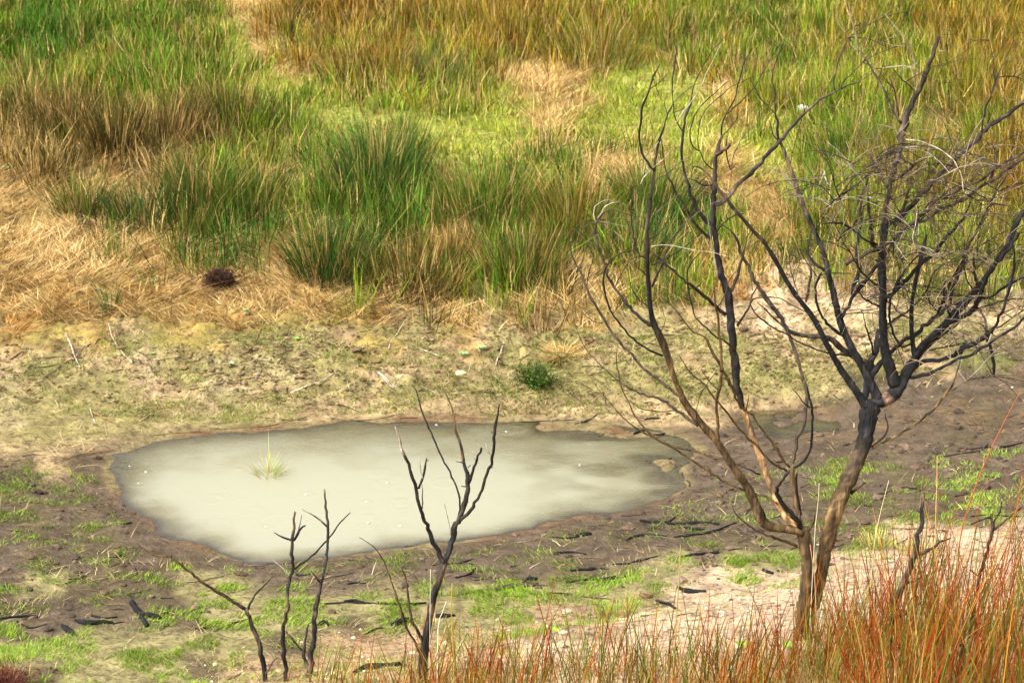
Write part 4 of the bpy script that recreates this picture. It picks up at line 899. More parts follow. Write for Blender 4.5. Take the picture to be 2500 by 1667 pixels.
S6 = """
t - 0 g: K 1650,1390,14 1660,1300,13 1690,1150,14 1720,1040,15 1740,960,15 1735,900,12
a t .1 b: K 1740,962,12 1790,925,10 1850,875,6
b t -.05 g: K 1737,912,11 1700,920,9 1655,942,6
c t 0 g: K 1742,930,9 1770,890,7 1775,850,4
d t 0 g: K 1690,1150,8 1655,1120,6
"""
S7 = """
t - 0 k: K 1618,1600,20 1615,1520,22 1622,1440,20 1612,1385,14
a t .02 k: K 1618,1480,12 1600,1440,8
b t .02 k: K 1620,1450,10 1640,1405,6
"""
def gy(tile, x, y, dy=0.):
    ox, oy, s = TILE[tile]; return ground_at(x / s + ox, min(y / s + oy, 1660))[1] - dy
SG = 'burnt saplings standing in the front rushes'
grow('sapling', S1, gy('J', 880, 1540, .15), 'tallest dead sapling, forking like a Y in front of the pond', 'sapling', sap_col, SG)
grow('sapling', S2, gy('J', 200, 1540, .1), 'slim dead sapling with a three pronged tip, second from the left', 'sapling', sap_col, SG)
grow('sapling', S3, gy('J', 310, 1540, .0), 'straight dead sapling between the slim pronged one and the tall forked one', 'sapling', sap_col, SG)
grow('sapling', S4, gy('I', 1325, 1540, .1), 'leftmost dead sapling with one long branch arching to the left', 'sapling', sap_col, SG)
grow('sapling', S5, gy('A', 860, 1500, .55), 'thick black dead stem rising out of the red rushes right of the tree', 'sapling', sap_col, SG)
grow('sapling', S6, gy('K', 1650, 1390, .0), 'thin grey dead stem forking at the top near the right edge', 'sapling', sap_col, SG)
grow('stump', S7, gy('K', 1618, 1560, .0), 'short charred stub low among the rushes in the bottom right corner', 'stump', sap_col)

# ------------------------------------------------------------------ fallen wood: each stick its own object
def stick(name, tile, pts, col, label, cat, w=None, extra=None, lift=.0, group=None):
    ox, oy, s = TILE[tile]; P = []
    for p in pts:
        g_ = ground_at(p[0] / s + ox, p[1] / s + oy); ww = (p[2] if len(p) > 2 else w) / s * mpp(g_[1]) / 2
        P.append([g_[0], g_[1], g_[2], max(ww * .82, .0022)])
    P = np.array(P); S = catmull(P, .03); S[:, 2] = H(S[:, 0], S[:, 1]) ; S[:, 2] = np.convolve(np.pad(S[:, 2], 3, 'edge'), np.ones(7) / 7, 'valid') + S[:, 3] * .75 + lift
    R = S[len(S) // 2, :3].copy()
    S[:, :2] += rng.normal(0, .12, (len(S), 2)) * S[:, 3:4]
    S[:, 3] *= 1 + .18 * np.sin(np.arange(len(S)) * .9 + P[0, 0] * 9)
    V, F = tube(S[:, :3] - R, S[:, 3], 8, .25, P[0, 0])
    c = np.tile(FLAG.get(col, CHAR), (len(V), 1)) * rng.uniform(.6, 1.4, (len(V), 1))
    o = mesh_obj(name, V, F, M_char if col == 'k' else M_bark, c, loc=R); tag(o, label, cat, group)
    return o, R
STICKS = [
 ('I', [(0,1252,14),(90,1240,16),(150,1236,16),(190,1240,10)], 'k', 'long black stick on the mud at the left edge'),
 ('I', [(80,1262,10),(150,1296,12),(235,1275,7)], 'k', 'bent black stick just right of the long one at the left edge'),
 ('I', [(375,1258,16),(430,1275,34),(500,1272,34),(560,1268,18)], 'k', 'thick crumbling charred chunk in the grass left of the forked log'),
 ('I', [(560,1275,9),(620,1262,6)], 'k', 'small black stick touching the right end of the crumbling chunk'),
 ('I', [(455,1235,12),(520,1245,16),(585,1240,12)], 'k', 'short charred stick just behind the crumbling chunk'),
 ('I', [(310,1285,26),(340,1310,34),(378,1335,22)], 'k', 'charred stub lying below and left of the crumbling chunk'),
 ('I', [(775,1222,8),(830,1228,8),(885,1226,5)], 'b', 'thin brown stick to the right of the forked log'),
 ('I', [(965,1300,12),(1000,1302,14),(1035,1292,10)], 'k', 'short black stick left of the arching sapling'),
 ('I', [(1070,1312,10),(1150,1275,12),(1245,1248,8)], 'g', 'slanting grey stick behind the stem of the arching sapling'),
 ('I', [(575,758,9),(600,775,12),(660,770,8)], 'k', 'small hooked black twig on the mud left of the pond'),
 ('I', [(320,1075,10),(345,1068,10),(375,1058,6)], 'k', 'tiny black twig on the bare mud above the forked log'),
 ('J', [(390,1175,12),(560,1172,12),(740,1178,14),(900,1170,12)], 'k', 'long straight black stick in the green grass between the saplings'),
 ('J', [(490,1162,14),(540,1160,18),(590,1166,12)], 'k', 'short black piece lying along the long straight stick'),
 ('J', [(365,1282,16),(390,1266,26),(415,1285,16)], 'k', 'small charred lump right of the straight sapling'),
 ('J', [(590,1325,12),(650,1300,14),(700,1296,10)], 'k', 'bent black stick left of the big sapling foot'),
 ('J', [(730,1285,30),(790,1262,36),(830,1250,20)], 'k', 'crumbly charred piece left of the big sapling trunk'),
 ('J', [(950,1242,24),(1000,1238,34),(1045,1234,22)], 'k', 'charred chunk right of the big sapling trunk'),
 ('J', [(545,1520,34),(600,1500,38),(680,1488,38),(770,1482,34)], 'k', 'stout charred log on the sand left of the big sapling foot'),
 ('J', [(925,985,8),(1060,970,10),(1135,950,7)], 'k', 'thin black stick on the mud right of the sapling fork'),
 ('J', [(1045,1045,12),(1110,1030,14),(1146,1000,9)], 'k', 'curved black stick on the mud right of the big sapling'),
 ('J', [(1060,1130,14),(1160,1112,18),(1250,1106,28),(1360,1088,30),(1460,1080,20)], 'g', 'grey brown log lying along the green grass band'),
 ('J', [(1330,1030,9),(1390,1060,12),(1440,1078,14)], 'g', 'thin grey branch leaning onto the right end of the grey brown log'),
 ('J', [(1405,1052,18),(1430,1055,24),(1455,1052,16)], 'k', 'charred lump behind the right end of the grey brown log'),
 ('J', [(1540,928,9),(1620,920,12),(1700,926,7)], 'k', 'slightly arched black stick on bare mud below the pond corner'),
 ('J', [(1600,1072,10),(1720,1056,14),(1850,1035,10)], 'k', 'black stick across the grass right of the grey brown log'),
 ('J', [(1620,1008,9),(1740,1002,12),(1810,1000,8)], 'k', 'straight black stick just above the one across the grass'),
 ('J', [(495,1078,10),(550,1070,14),(600,1072,8)], 'k', 'short dark stick above the green grass band by the straight sapling'),
 ('J', [(400,1045,8),(470,1035,9),(545,1018,6)], 'g', 'thin grey stick on the mud rim right of the straight sapling'),
 ('J', [(250,1030,12),(290,1034,14),(325,1028,10)], 'k', 'dark stick on the mud rim between the two left saplings'),
 ('J', [(1520,842,8),(1600,846,10),(1660,840,8)], 'k', 'small stick left of the black lump near the pond corner'),
 ('J', [(1650,838,20),(1690,832,26),(1725,828,16)], 'k', 'black lump of charcoal on the mud near the right pond corner'),
 ('K', [(345,928,10),(400,935,15),(500,940,14),(580,936,14),(655,942,12)], 'k', 'long charred branch on the mud left of the tree'),
 ('K', [(440,936,7),(470,925,7),(492,903,5)], 'k', 'upturned twig beside the long charred branch'),
 ('K', [(290,1005,9),(330,990,11),(380,984,11),(450,988,8)], 'k', 'wavy black stick below the long charred branch'),
 ('K', [(480,992,8),(580,982,12),(650,965,11),(725,935,8)], 'k', 'long curved black stick leading toward the tree'),
 ('K', [(500,955,12),(550,962,14),(600,960,10)], 'k', 'dark stick half hidden between the two long ones'),
 ('K', [(735,958,22),(770,978,26),(802,1000,22)], 'g', 'short grey log beside the left side of the tree'),
 ('K', [(278,1034,7),(320,1032,8),(358,1042,6)], 'b', 'thin brown bark strip on the mud under the wavy stick'),
 ('K', [(235,1100,8),(290,1098,10),(330,1088,10),(430,1062,6)], 'k', 'black stick in the grass below the bark strip'),
 ('K', [(508,1072,12),(560,1064,14),(610,1058,12),(655,1054,14)], 'k', 'gnarled black stick in the green strip left of the tree'),
 ('K', [(52,1172,8),(160,1162,9),(290,1146,7)], 'k', 'long thin black stick at the lower edge of the grass'),
 ('K', [(70,1127,11),(110,1122,14),(165,1120,10)], 'k', 'charred stick above the long thin one'),
 ('K', [(0,1055,8),(60,1052,9),(130,1060,6)], 'k', 'thin black stick left of the curved ones on bare mud'),
 ('K', [(495,1195,16),(540,1210,22),(605,1208,16)], 'k', 'dark flat log on the sand behind the middle rushes'),
 ('K', [(410,1248,14),(450,1258,18),(492,1275,12)], 'k', 'dark bark piece on the sand near the middle rushes'),
 ('K', [(345,1225,20),(370,1232,26),(395,1228,18)], 'b', 'brown clod of bark on the sand left of the bark piece'),
 ('K', [(830,1126,16),(850,1132,20),(872,1136,12)], 'k', 'black lump on the open sand left of the trunk'),
 ('K', [(888,1124,8),(900,1128,10),(908,1130,7)], 'k', 'tiny black lump beside the larger one on the sand'),
 ('K', [(720,1172,9),(745,1162,12),(768,1152,8)], 'k', 'small dark chip on the sand between log and trunk'),
 ('K', [(1380,795,6),(1405,798,9),(1442,800,7)], 'k', 'small black stick on the mud right of the trunk'),
 ('K', [(1470,688,6),(1540,672,8),(1620,660,10),(1690,648,10),(1722,624,6)], 'g', 'long grey branch on the grassy mud at the right'),
 ('K', [(1600,652,6),(1700,638,8),(1800,634,9),(1860,618,7)], 'k', 'dark branch running off the right edge behind the long grey one'),
 ('K', [(1392,528,9),(1450,534,11),(1522,546,7)], 'b', 'reddish brown stick on the mud under the black crown'),
 ('K', [(1655,912,7),(1740,905,8),(1865,908,8)], 'k', 'straight black stick on the sandy edge at far right'),
 ('K', [(1590,832,6),(1615,826,8),(1645,820,5)], 'k', 'small slanting stick between grass tufts at right'),
 ('K', [(1710,752,8),(1740,758,10),(1775,760,6)], 'k', 'short black stick below the long grey branch'),
 ('K', [(760,905,7),(775,885,8),(805,868,6)], 'g', 'grey curved twig touching the mud beside the left limb'),
 ('K', [(825,520,5),(860,533,6),(900,528,5)], 'k', 'thin twig in the puddle behind the tree'),
 ('B', [(185,632,26),(230,612,34),(290,598,20)], 'k', 'black wet snag at the right end of the pond'),
 ('B', [(290,490,18),(360,482,24),(440,478,14)], 'k', 'dark stick on the rim behind the wet snag'),
 ('B', [(370,630,18),(420,640,24),(478,628,16)], 'k', 'short wet stick right of the black snag'),
 ('O', [(1380,642,16),(1420,610,18),(1450,585,17),(1475,540,14),(1500,478,8)], 'b', 'bent orange brown stick on the clay bank'),
 ('O', [(850,1092,5),(1000,1076,6),(1160,1068,4)], 'b', 'dark drift twig along the left end of the far shore'),
 ('O', [(1200,1046,5),(1350,1048,6),(1500,1040,6),(1690,1002,5),(1880,940,4)], 'b', 'long drift twig curving up from the far shore'),
 ('O', [(1470,978,6),(1600,996,7),(1760,1000,6)], 'b', 'drift twig crossing the long curving one'),
 ('R', [(0,990,4),(120,1000,5),(260,1000,7),(330,985,6),(405,962,4)], 'b', 'black drift twig near the middle of the far shore'),
 ('R', [(415,994,6),(460,988,7),(515,990,5)], 'k', 'short black drift twig at the middle of the far shore'),
 ('R', [(1095,966,5),(1180,962,6),(1310,962,4)], 'b', 'drift twig on the shore below the green bush'),
 ('R', [(1100,1012,6),(1240,1005,7),(1420,1000,5)], 'k', 'long thin twig at the water edge below the green bush'),
 ('R', [(1420,1024,12),(1480,1012,12),(1560,958,6)], 'g', 'grey stick slanting up at the right end of the far shore'),
 ('R', [(835,370,5),(860,382,7)], 'p', 'small white flake on the clay near the dry tussock'),
 ('R', [(1220,745,12),(1235,790,14),(1238,860,8)], 'y', 'tan stem leaning against the green bush'),
 ('R', [(965,708,8),(990,640,10),(1015,560,9)], 'p', 'pale straight straw left above the green bush'),
 ('R', [(350,602,5),(405,510,7),(460,418,6)], 'p', 'long pale straw on the grassy part of the bank'),
 ('R', [(295,738,7),(340,775,8),(400,822,5)], 'p', 'pale straw below the long pale one on the grassy bank'),
 ('R', [(598,240,6),(640,300,7),(680,372,5)], 'p', 'pale straw hanging below the dark rushes'),
 ('R', [(505,588,6),(570,612,7),(640,638,6)], 'p', 'short pale straw left of the blue green seedlings'),
 ('R', [(1060,640,5),(1100,590,6),(1125,540,5)], 't', 'thin straw above the green bush'),
 ('O', [(620,450,6),(665,575,7),(760,692,5)], 'p', 'curved pale straw on the left clay bank'),
 ('O', [(378,508,8),(415,600,9),(460,708,7)], 'p', 'straight pale straw near the left of the clay bank'),
 ('O', [(240,772,7),(400,672,9),(455,620,9),(522,562,6)], 't', 'long tan straw crossing the straight pale one'),
 ('O', [(1668,860,9),(1790,805,9),(1930,722,6)], 'p', 'long pale straw on the middle of the clay bank'),
 ('O', [(1450,790,8),(1500,720,9),(1558,655,7)], 't', 'tan straw right of the bent orange stick'),
 ('O', [(535,962,8),(600,1000,9),(680,1036,6)], 'o', 'orange straw on the green tuft left above the pond'),
 ('O', [(515,935,5),(530,985,6),(548,1030,5)], 'p', 'small pale straw beside the orange one'),
 ('O', [(330,1245,8),(480,1200,9),(650,1180,6)], 'o', 'arched orange straw beside the left tip of the pond'),
 ('O', [(1050,832,5),(1230,795,6),(1400,768,5)], 'b', 'thin brown stem on the middle of the clay bank'),
 ('O', [(2170,738,6),(2215,780,7),(2262,822,5)], 'p', 'pale straw at the middle of the clay bank edge of the grass'),
]
for t_, pts, col, lab in STICKS:
    straw = 'straw' in lab or 'flake' in lab
    nm = 'straw' if 'straw' in lab else ('bark_flake' if 'flake' in lab else ('log' if ' log' in lab else ('charcoal_lump' if 'lump' in lab or 'chunk' in lab else 'stick')))
    stick(nm, t_, pts, col, lab, nm.replace('_', ' '), lift=.012 if straw else 0, group={'straw': 'single straws on the clay bank', 'stick': 'burnt sticks on the ground', 'charcoal_lump': 'charcoal lumps on the ground'}.get(nm))
# forked log with its side branch as a part
o, R = stick('forked_log', 'I', [(658,1172,30),(675,1200,34),(700,1225,36),(750,1238,38),(800,1250,26)], 'k', 'forked charred log on the mud between grass tufts at lower left', 'log')
o2, R2 = stick('branch', 'I', [(705,1238,26),(715,1262,30),(735,1290,24)], 'k', None, None); o2.parent = o; o2.location = Vector(R2) - Vector(R)
o3, R3 = stick('branch', 'I', [(790,1222,10),(835,1220,14),(848,1185,8)], 'k', None, None); o3.parent = o; o3.location = Vector(R3) - Vector(R)

# ------------------------------------------------------------------ single rush tussocks and plants
def tussock(tile, x, y, r_px, h, pal, n, label, cat='tussock', name='rush_tussock', lean=.25, w=.009, group=None, flat=0., cur=.15, segs=3, dry=.1, water=False):
    ox, oy, s = TILE[tile]; g_ = np.array([*plane0(x / s + ox, y / s + oy), 0.]) if water else ground_at(x / s + ox, y / s + oy); R = g_.copy(); r = r_px / s * mpp(g_[1])
    a = rng.uniform(0, 6.283, n); rr = np.sqrt(rng.random(n)) * r
    bx, by = np.cos(a) * rr, np.sin(a) * rr * 1.1
    P = np.stack([bx, by, np.full(n, -.02) if water else H(bx + R[0], by + R[1], False) - R[2] - .03], 1)
    pal = np.array(pal); c = pal[rng.integers(0, len(pal), n)] * rng.uniform(.6, 1.3, n)[:, None]
    d = rng.random(n) < dry; c[d] = np.array([.42, .27, .09])
    hh = h * rng.uniform(.3, 1.2, n) * (1 - .25 * (rr / r) ** 2); a = a + 0
    V, F, Cc = blades(P, hh, a + rng.normal(0, .5, n), (rr / r) * lean + rng.normal(0, .08, n), np.abs(rng.normal(cur * .4, cur, n)), rng.uniform(.8, 1.2, n) * w, c * .6 + .01, c, segs, flat=flat)
    o = mesh_obj(name, V, F, M_blade, Cc, smooth=False, loc=R); tag(o, label, cat, group); return o
GR, GY, OR, BR, ST = PAL['G'], PAL['g'], PAL['o'], PAL['b'], [(.50,.32,.10),(.42,.24,.06),(.56,.40,.16)]
TG = 'rush tussocks on the far slope'
DT = [
 ('P', 800, 665, 75, .62, [(.02,.075,.010),(.035,.10,.012),(.08,.12,.012)], 900, 'darkest emerald rush tussock above the dry grass mound'),
 ('P', 930, 440, 85, .72, [(.045,.13,.02),(.07,.15,.02),(.11,.17,.02)], 900, 'tall blue green tussock in the middle of the slope'),
 ('P', 880, 480, 90, .52, [(.04,.11,.018),(.07,.13,.018),(.13,.15,.02)], 800, 'blue green tussock right in front of the tall middle one'),
 ('P', 160, 345, 60, .72, BR, 700, 'dark olive brown tussock at the left, nearest the edge'),
 ('P', 280, 375, 50, .75, BR, 600, 'dark brown green tussock second from the left edge'),
 ('P', 400, 340, 80, .60, BR + [(.22,.13,.04)], 700, 'wide brownish tussock right of the two dark left ones'),
 ('P', 560, 300, 80, .60, BR + GY, 700, 'brown and green tussock at left centre below the green field'),
 ('P', 340, 545, 55, .50, [(.03,.09,.018),(.05,.11,.02)], 420, 'small blue green tussock standing in the pale dry grass at left'),
 ('P', 200, 505, 50, .50, [(.05,.11,.015),(.09,.12,.015),(.3,.2,.05)], 350, 'sparse green tussock left of the small blue green one'),
 ('P', 490, 520, 80, .66, [(.03,.10,.014),(.06,.12,.014),(.15,.14,.02)], 800, 'dense deep green tussock left of centre'),
 ('P', 620, 500, 90, .55, GY + [(.3,.2,.05)], 700, 'green tussock with rusty tips between two deep green ones'),
 ('P', 1000, 690, 110, .50, BR + [(.10,.13,.02),(.22,.12,.03)], 1000, 'broad dark brown green tussock above the grassy bank'),
 ('P', 1100, 640, 60, .40, [(.40,.20,.05),(.30,.14,.03),(.12,.12,.03)], 500, 'rusty drooping tussock at the right side of the broad dark one'),
 ('P', 1270, 680, 80, .60, [(.04,.09,.012),(.09,.10,.012),(.2,.12,.02)], 800, 'dark green tussock left of the tree and above the bank'),
 ('P', 1180, 520, 110, .60, GY + [(.26,.16,.04)], 900, 'tall yellow green tussock left of the bare gap'),
 ('P', 1400, 550, 90, .62, GY + OR, 800, 'green and orange tussock beside the bare gap'),
 ('P', 1590, 510, 70, .62, GR + GY, 800, 'deep green tussock behind the left branches of the tree'),
 ('P', 1540, 620, 80, .55, [(.04,.12,.02),(.09,.13,.02)], 600, 'low green tussock behind the curling tree branches'),
 ('P', 2060, 380, 90, .55, GR + GY, 700, 'blue green tussock behind the middle of the crown'),
 ('P', 2080, 560, 90, .45, OR + GY, 600, 'orange green tussock behind the right crown'),
 ('P', 2250, 440, 110, .60, OR, 800, 'rust coloured tussock behind the upper right branches'),
 ('P', 900, 190, 100, .5, OR + BR, 700, 'rust orange tussock at the top centre'),
 ('P', 1060, 200, 60, .50, [(.10,.13,.06),(.08,.12,.04),(.2,.15,.06)], 400, 'grey green tussock at the edge of the lime clearing'),
 ('P', 1450, 150, 100, .60, OR + GY, 700, 'orange green tussock behind the upper left twigs'),
]
for a in DT: tussock(a[0], a[1], a[2], a[3] * 1.15, a[4], [tuple(v * .85 for v in q) for q in a[5]], int(a[6] * 1.0), a[7], group=TG, lean=.4, cur=.22, dry=.2)
tussock('O', 635, 392, 26, .42, [(.03,.12,.03),(.06,.14,.03)], 70, 'lone dark green rush sprig standing in flattened straw', lean=.45, w=.010)
tussock('P', 655, 1158, 26, .17, [(.22,.34,.06),(.30,.40,.08),(.40,.40,.12)], 90, 'small bright green grass tuft growing out of the water', 'grass tuft', 'grass_tuft', lean=1.3, w=.006, dry=.3, cur=.5, water=True)
tussock('P', 660, 1150, 5, .46, [(.30,.40,.12)], 3, 'single tall thin stalk rising from the tuft in the pond', 'stalk', 'stalk', lean=.05, w=.006, dry=0, cur=.02, water=True)
for q, (a, b_, r_, lab) in enumerate([(340, 720, 0, '')]): pass
STW = [('P', 820, 730, 90, 'fanned straw tussock right of the dark round twig clump'), ('P', 930, 745, 55, 'straw tussock spilling toward the grassy bank'),
 ('P', 20, 800, 70, 'orange straw tussock at the left edge'), ('P', 120, 745, 70, 'straw tussock near the left edge above the clay'), ('P', 560, 760, 60, 'low straw tussock in front of the dark round twig clump'),
 ('P', 1130, 690, 60, 'rusty straw tussock under the dark rushes'), ('P', 1320, 745, 50, 'pale straw tussock in the middle of the bank top'), ('P', 1370, 870, 26, 'little straw tuft above the green bush'),
 ('P', 1740, 690, 50, 'orange straw tussock behind the left limb of the tree'), ('P', 1800, 720, 45, 'orange straw tussock between the two left limbs'), ('P', 1890, 570, 40, 'orange straw tussock behind the tree centre')]
for t_, x_, y_, r_, lab in STW:
    pal = ST if 'orange' not in lab and 'rusty' not in lab else [(.55,.27,.07),(.48,.22,.05),(.6,.36,.12)]
    tussock(t_, x_, y_, r_, .17, pal, 520, lab, 'tussock', 'straw_tussock', lean=1.3, w=.0075, group='straw tussocks on the far bank', flat=.35, cur=.9, dry=0)
tussock('P', 1510, 1500, 34, .16, [(.30,.40,.05),(.45,.36,.1),(.2,.3,.05)], 260, 'low green and straw tuft on the sand in front of the dark flat log', 'grass tuft', 'grass_tuft', lean=.8, w=.004)
tussock('P', 2145, 1330, 34, .16, [(.62,.56,.2),(.5,.5,.12)], 300, 'pale yellow grass tuft at the foot of the red rushes', 'grass tuft', 'grass_tuft', lean=.6, w=.004)
tussock('P', 2240, 1345, 40, .12, [(.62,.52,.22),(.5,.45,.12)], 260, 'wide pale straw tuft right of the yellow tuft on the sand edge', 'grass tuft', 'grass_tuft', lean=1., w=.004)
def scrub(name, tile, x, y, r_px, hr, tw_c, n, label, cat, leaf=None, nleaf=0, leaf_s=.012, tw=.002, lift=0):
    ox, oy, s = TILE[tile]; g_ = ground_at(x / s + ox, y / s + oy) + np.array([0, 0, lift]); r = r_px / s * mpp(g_[1])
    root = empty(name, g_); tag(root, label, cat); Vs = []
    for k in range(n):
        d = np.array([rng.normal(0, .8), rng.normal(0, .8), rng.uniform(.15, 1.1) * hr]); d /= np.linalg.norm(d); L = r * rng.uniform(.7, 1.1); p = np.array([rng.normal(0, r * .12), rng.normal(0, r * .12), -.01]); st = []
        for j in range(5): st.append(p.copy()); p = p + d * L / 4; d = d + rng.normal(0, .25, 3); d /= np.linalg.norm(d)
        V, F = tube(np.array(st), np.linspace(tw * 1.4, tw * .6, 5), 3, 0, k); Vs.append((V, F, st))
    V = []; F = []; o_ = 0
    for v, f, st in Vs:
        V.append(v); F += [tuple(q + o_ for q in t) for t in f]; o_ += len(v)
    V = np.concatenate(V); c = np.array(tw_c)[None] * rng.uniform(.5, 1.5, (len(V), 1))
    st_o = mesh_obj('twigs', V, F, M_bark, c, parent=root); tag(st_o, kind='stuff')
    if nleaf:
        tips = np.concatenate([np.array(st[1:]) for _, _, st in Vs]); q = rng.integers(0, len(tips), nleaf); P = tips[q] + rng.normal(0, r * .06, (nleaf, 3))
        lf = np.array(leaf); c = lf[rng.integers(0, len(lf), nleaf)] * rng.uniform(.7, 1.3, (nleaf, 1))
        U = rng.normal(0, 1, (nleaf, 3)); U /= np.linalg.norm(U, axis=1)[:, None]; W_ = np.cross(U, rng.normal(0, 1, (nleaf, 3))); W_ /= np.linalg.norm(W_, axis=1)[:, None]
        sz = leaf_s * rng.uniform(.6, 1.3, (nleaf, 1))
        V = np.stack([P, P + U * sz + W_ * sz * .4, P + U * sz * 2, P + U * sz - W_ * sz * .4], 1).reshape(-1, 3)
        F = (np.arange(nleaf) * 4)[:, None] + np.array([0, 1, 2, 3])
        lo = mesh_obj('leaves', V, F, M_blade, np.repeat(c, 4, 0), parent=root, smooth=False); tag(lo, kind='stuff')
    return root
scrub('dead_bush', 'O', 1265, 262, 105, 1.1, (.05,.025,.015), 800, 'dark brown round clump of dead twigs in the golden dry grass', 'bush', leaf=[(.06,.03,.02),(.09,.045,.025)], nleaf=1800, leaf_s=.012, tw=.003, lift=.07)
scrub('low_bush', 'R', 1195, 820, 150, 1.5, (.07,.05,.02), 150, 'small leafy green bush on the bank just above the water', 'bush', leaf=[(.04,.085,.012),(.09,.16,.02),(.03,.055,.01)], nleaf=2200, leaf_s=.013, lift=.03)
scrub('heath_bush', 'P', 15, 1690, 95, 1.3, (.14,.04,.025), 380, 'reddish brown fine leaved bush in the bottom left corner', 'bush', leaf=[(.14,.045,.025),(.2,.08,.03),(.08,.03,.02)], nleaf=1500, leaf_s=.006)
def seedling(tile, x, y, r_px, col, label, n=9, hgt=.6):
    ox, oy, s = TILE[tile]; g_ = ground_at(x / s + ox, y / s + oy); r = r_px / s * mpp(g_[1])
    root = empty('seedling', g_); tag(root, label, 'plant')
    me = None
    for k in range(n):
        a = k * 2.4 + rng.uniform(-.3, .3); L = r * rng.uniform(.7, 1.1); V = []; m = 5
        for j in range(m):
            t = j / (m - 1); ww = L * .26 * math.sin(math.pi * min(.98, t * .9 + .08)); cx = L * t; cz = hgt * L * math.sin(t * 2.0)
            for sg in (-1, 0, 1): V.append((cx * math.cos(a) - sg * ww * math.sin(a), cx * math.sin(a) + sg * ww * math.cos(a), cz + abs(sg) * ww * .35 + .01))
        F = [(j * 3 + q, j * 3 + q + 1, j * 3 + q + 4, j * 3 + q + 3) for j in range(m - 1) for q in (0, 1)]
        mesh_obj('leaf', V, F, M_blade, np.tile(np.array(col) * rng.uniform(.8, 1.2), (len(V), 1)), parent=root)
    return root
seedling('R', 878, 605, 36, (.22,.40,.13), 'bright blue green seedling on the clay bank, upper of a pair')
seedling('R', 780, 640, 34, (.20,.34,.15), 'pale blue green seedling just left below the brighter one')
seedling('O', 1330, 690, 26, (.25,.38,.20), 'pale green rosette near the bent orange stick')
seedling('O', 1705, 548, 26, (.22,.42,.08), 'light green rosette right of the bent orange stick')
seedling('O', 875, 630, 22, (.20,.34,.05), 'yellow green rosette on the left clay bank')
seedling('O', 1410, 385, 24, (.18,.36,.12), 'small green rosette at the edge of the golden straw')
seedling('F', 1740, 345, 75, (.25,.48,.08), 'bright green leafy plant on the bank seen through the right branches', 12)
seedling('P', 18, 420, 26, (.18,.40,.12), 'bright green plant at the left edge below the brown tussocks')
seedling('P', 1375, 135, 26, (.25,.50,.04), 'lime green leafy plant at the top of the clearing')
seedling('K', 750, 1435, 34, (.28,.42,.05), 'yellow green leafy weed among the middle rushes', 12)
seedling('K', 930, 1440, 40, (.20,.38,.06), 'green leafy weed at the foot of the burnt trunk', 12)
seedling('J', 1550, 1320, 28, (.30,.45,.05), 'lime green weed on the sand behind the rushes', 10)

def stone(tile, x, y, r_px, col, label, cat='stone', name='stone', flat=.6):
    ox, oy, s = TILE[tile]; g_ = ground_at(x / s + ox, y / s + oy); r = r_px / s * mpp(g_[1])
    v = IV.copy(); f = [tuple(t) for t in IF]; vv = list(map(tuple, v)); mid = {}; F2 = []
    def md(a, b):
        k = (min(a, b), max(a, b))
        if k not in mid: p = (np.array(vv[a]) + np.array(vv[b])) / 2; vv.append(tuple(p / np.linalg.norm(p))); mid[k] = len(vv) - 1
        return mid[k]
    for a, b, c in f:
        x_, y_, z_ = md(a, b), md(b, c), md(c, a); F2 += [(a, x_, z_), (b, y_, x_), (c, z_, y_), (x_, y_, z_)]
    V = np.array(vv) * rng.uniform(.82, 1.15, (len(vv), 1)) * r * np.array([1.1, .9, flat])
    o = mesh_obj(name, V, F2, M_stone, np.tile(col, (len(V), 1)), smooth=False, loc=g_ + np.array([0, 0, r * .25])); tag(o, label, cat); return o
stone('R', 765, 738, 30, (.62,.50,.27), 'pale yellow flat stone on the clay left of the green bush')
stone('P', 1960, 272, 15, (.82,.80,.74), 'small white lump in the lime clearing seen through the upper branches', 'lump', 'white_lump', .9)
stone('F', 1848, 1358, 12, (.70,.62,.42), 'tiny pale pebble on brown mud at the right', 'pebble', 'pebble')
stone('K', 505, 1170, 26, (.22,.16,.11), 'brown clod standing at the sand edge in the middle', 'clod', 'clod', .9)
stone('K', 55, 1290, 20, (.36,.28,.2), 'grey brown pebble on the sand left of the rushes', 'pebble', 'pebble')
stone('K', 140, 1375, 12, (.10,.08,.06), 'small dark clod between rush stems in the middle', 'clod', 'clod')

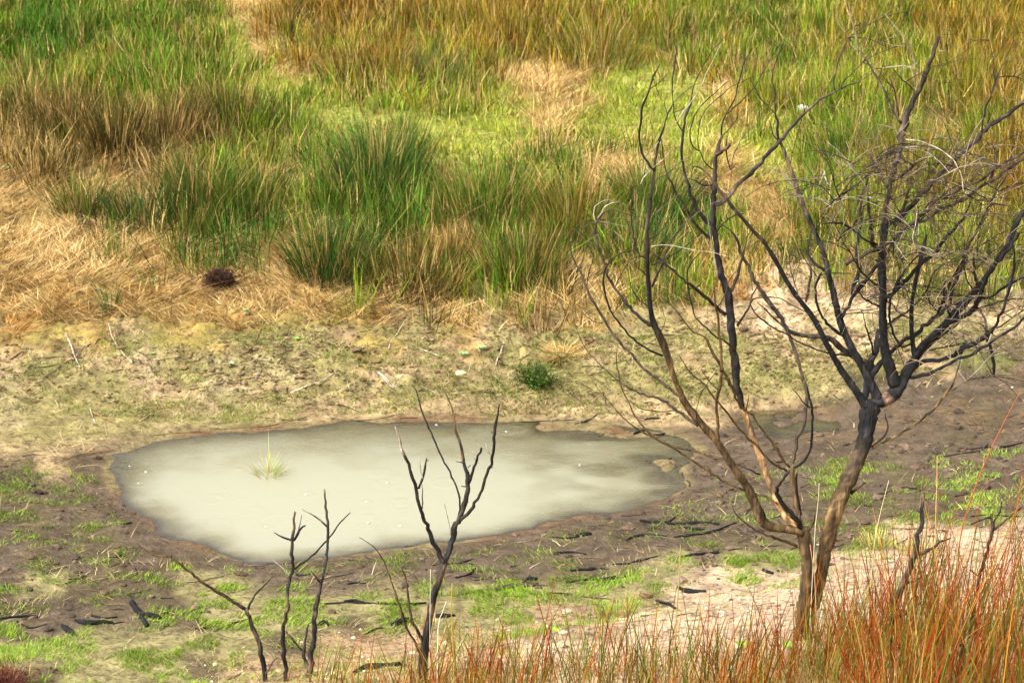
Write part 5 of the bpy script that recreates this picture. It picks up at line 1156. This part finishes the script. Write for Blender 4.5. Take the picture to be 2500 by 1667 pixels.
# tall single stems that stand out of the red rushes
TALL = [
 ('tall red rush stem leaning right, tallest at the right edge', 'K', [(1590,1200,5),(1620,960,5),(1700,720,4.5),(1800,510,3.5),(1848,420,2)], (.34,.10,.03)),
 ('straight orange rush stem left of the tall leaning one', 'K', [(1512,1120,4),(1516,900,4),(1520,780,3.5),(1521,670,2)], (.60,.34,.12)),
 ('red rush stem at the far right edge rising above the sand', 'K', [(1780,1180,4.5),(1820,960,4),(1845,830,3.5),(1858,750,2)], (.42,.12,.03)),
 ('pale thin stem rising left of the burnt trunk', 'K', [(1035,1010,2.5),(1042,920,2.5),(1050,850,2),(1054,776,1.5)], (.62,.50,.34)),
 ('long pinkish stem crossing in front of the burnt trunk', 'K', [(1046,1420,4.5),(1042,1280,4.5),(1036,1150,4),(1018,1020,2.5)], (.45,.24,.13)),
 ('pale stem right of the burnt trunk pointing up', 'K', [(1260,1160,3.5),(1275,1000,3),(1300,880,2.5),(1330,765,1.5)], (.60,.48,.26)),
 ('green orange rush stem in front of the left sand', 'K', [(480,1460,5),(490,1300,5),(500,1140,4),(505,1020,2)], (.35,.28,.06)),
 ('tall pale stem among the middle rushes', 'J', [(960,1300,4),(980,1220,3.5),(1000,1160,2)], (.7,.62,.45)),
 ('thin whitish stem left of the tallest sapling', 'J', [(918,1400,3),(920,1200,3),(922,1000,2)], (.55,.50,.35)),
 ('orange rush stem right of the tallest sapling', 'J', [(1040,1500,7),(1030,1300,6),(1026,1180,5),(1030,1070,3)], (.42,.26,.04)),
]
for lab, t_, pts, col in TALL:
    ox, oy, s = TILE[t_]; Yd = min(ground_at(pts[0][0] / s + ox, min(pts[0][1] / s + oy + 60, 1660))[1], TY - .35) - .1
    W = []
    for a, b_, w_ in pts: W.append([*at_depth(a / s + ox, b_ / s + oy, Yd), w_ / s * mpp(Yd) / 2 + .0004])
    x0, y0 = W[0][0], Yd; z0 = float(H(np.array([x0]), np.array([y0]))[0]); W = [[x0 - .01, y0, z0 - .03, W[0][3] * 1.2]] + W
    S = catmull(np.array(W), .06); R = np.array([x0, y0, z0]); V, F = tube(S[:, :3] - R, S[:, 3], 5, .0, 1)
    o = mesh_obj('tall_reed', V, F, M_blade, np.tile(col, (len(V), 1)), loc=R); tag(o, lab, 'reed', 'single tall stems above the front rushes')

# rain splashes on the water
x = np.array([r_[0] for r_ in rings[::4]]); y = np.array([r_[1] for r_ in rings[::4]]); ok = sdist(POND, x, y) < -.15; x, y = x[ok], y[ok]; n = len(x)
v = IV[None] * rng.uniform(.5, 1.3, (n, 12, 1)) * rng.uniform(.004, .009, (n, 1, 1)) * np.array([1.8, 1.3, .5]) + np.stack([x, y, np.full(n, .006)], 1)[:, None, :]
f = IF[None] + (np.arange(n) * 12)[:, None, None]
o = mesh_obj('rain_splashes', v.reshape(-1, 3), f.reshape(-1, 3), M_stone, np.tile((.85,.85,.8), (n * 12, 1))); tag(o, 'small white raindrop splashes dotting the pond', 'splashes', kind='stuff')
print('STATS', stats, 'TY', TY, 'tris', sum(len(o.data.polygons) for o in bpy.data.objects if o.type == 'MESH'))
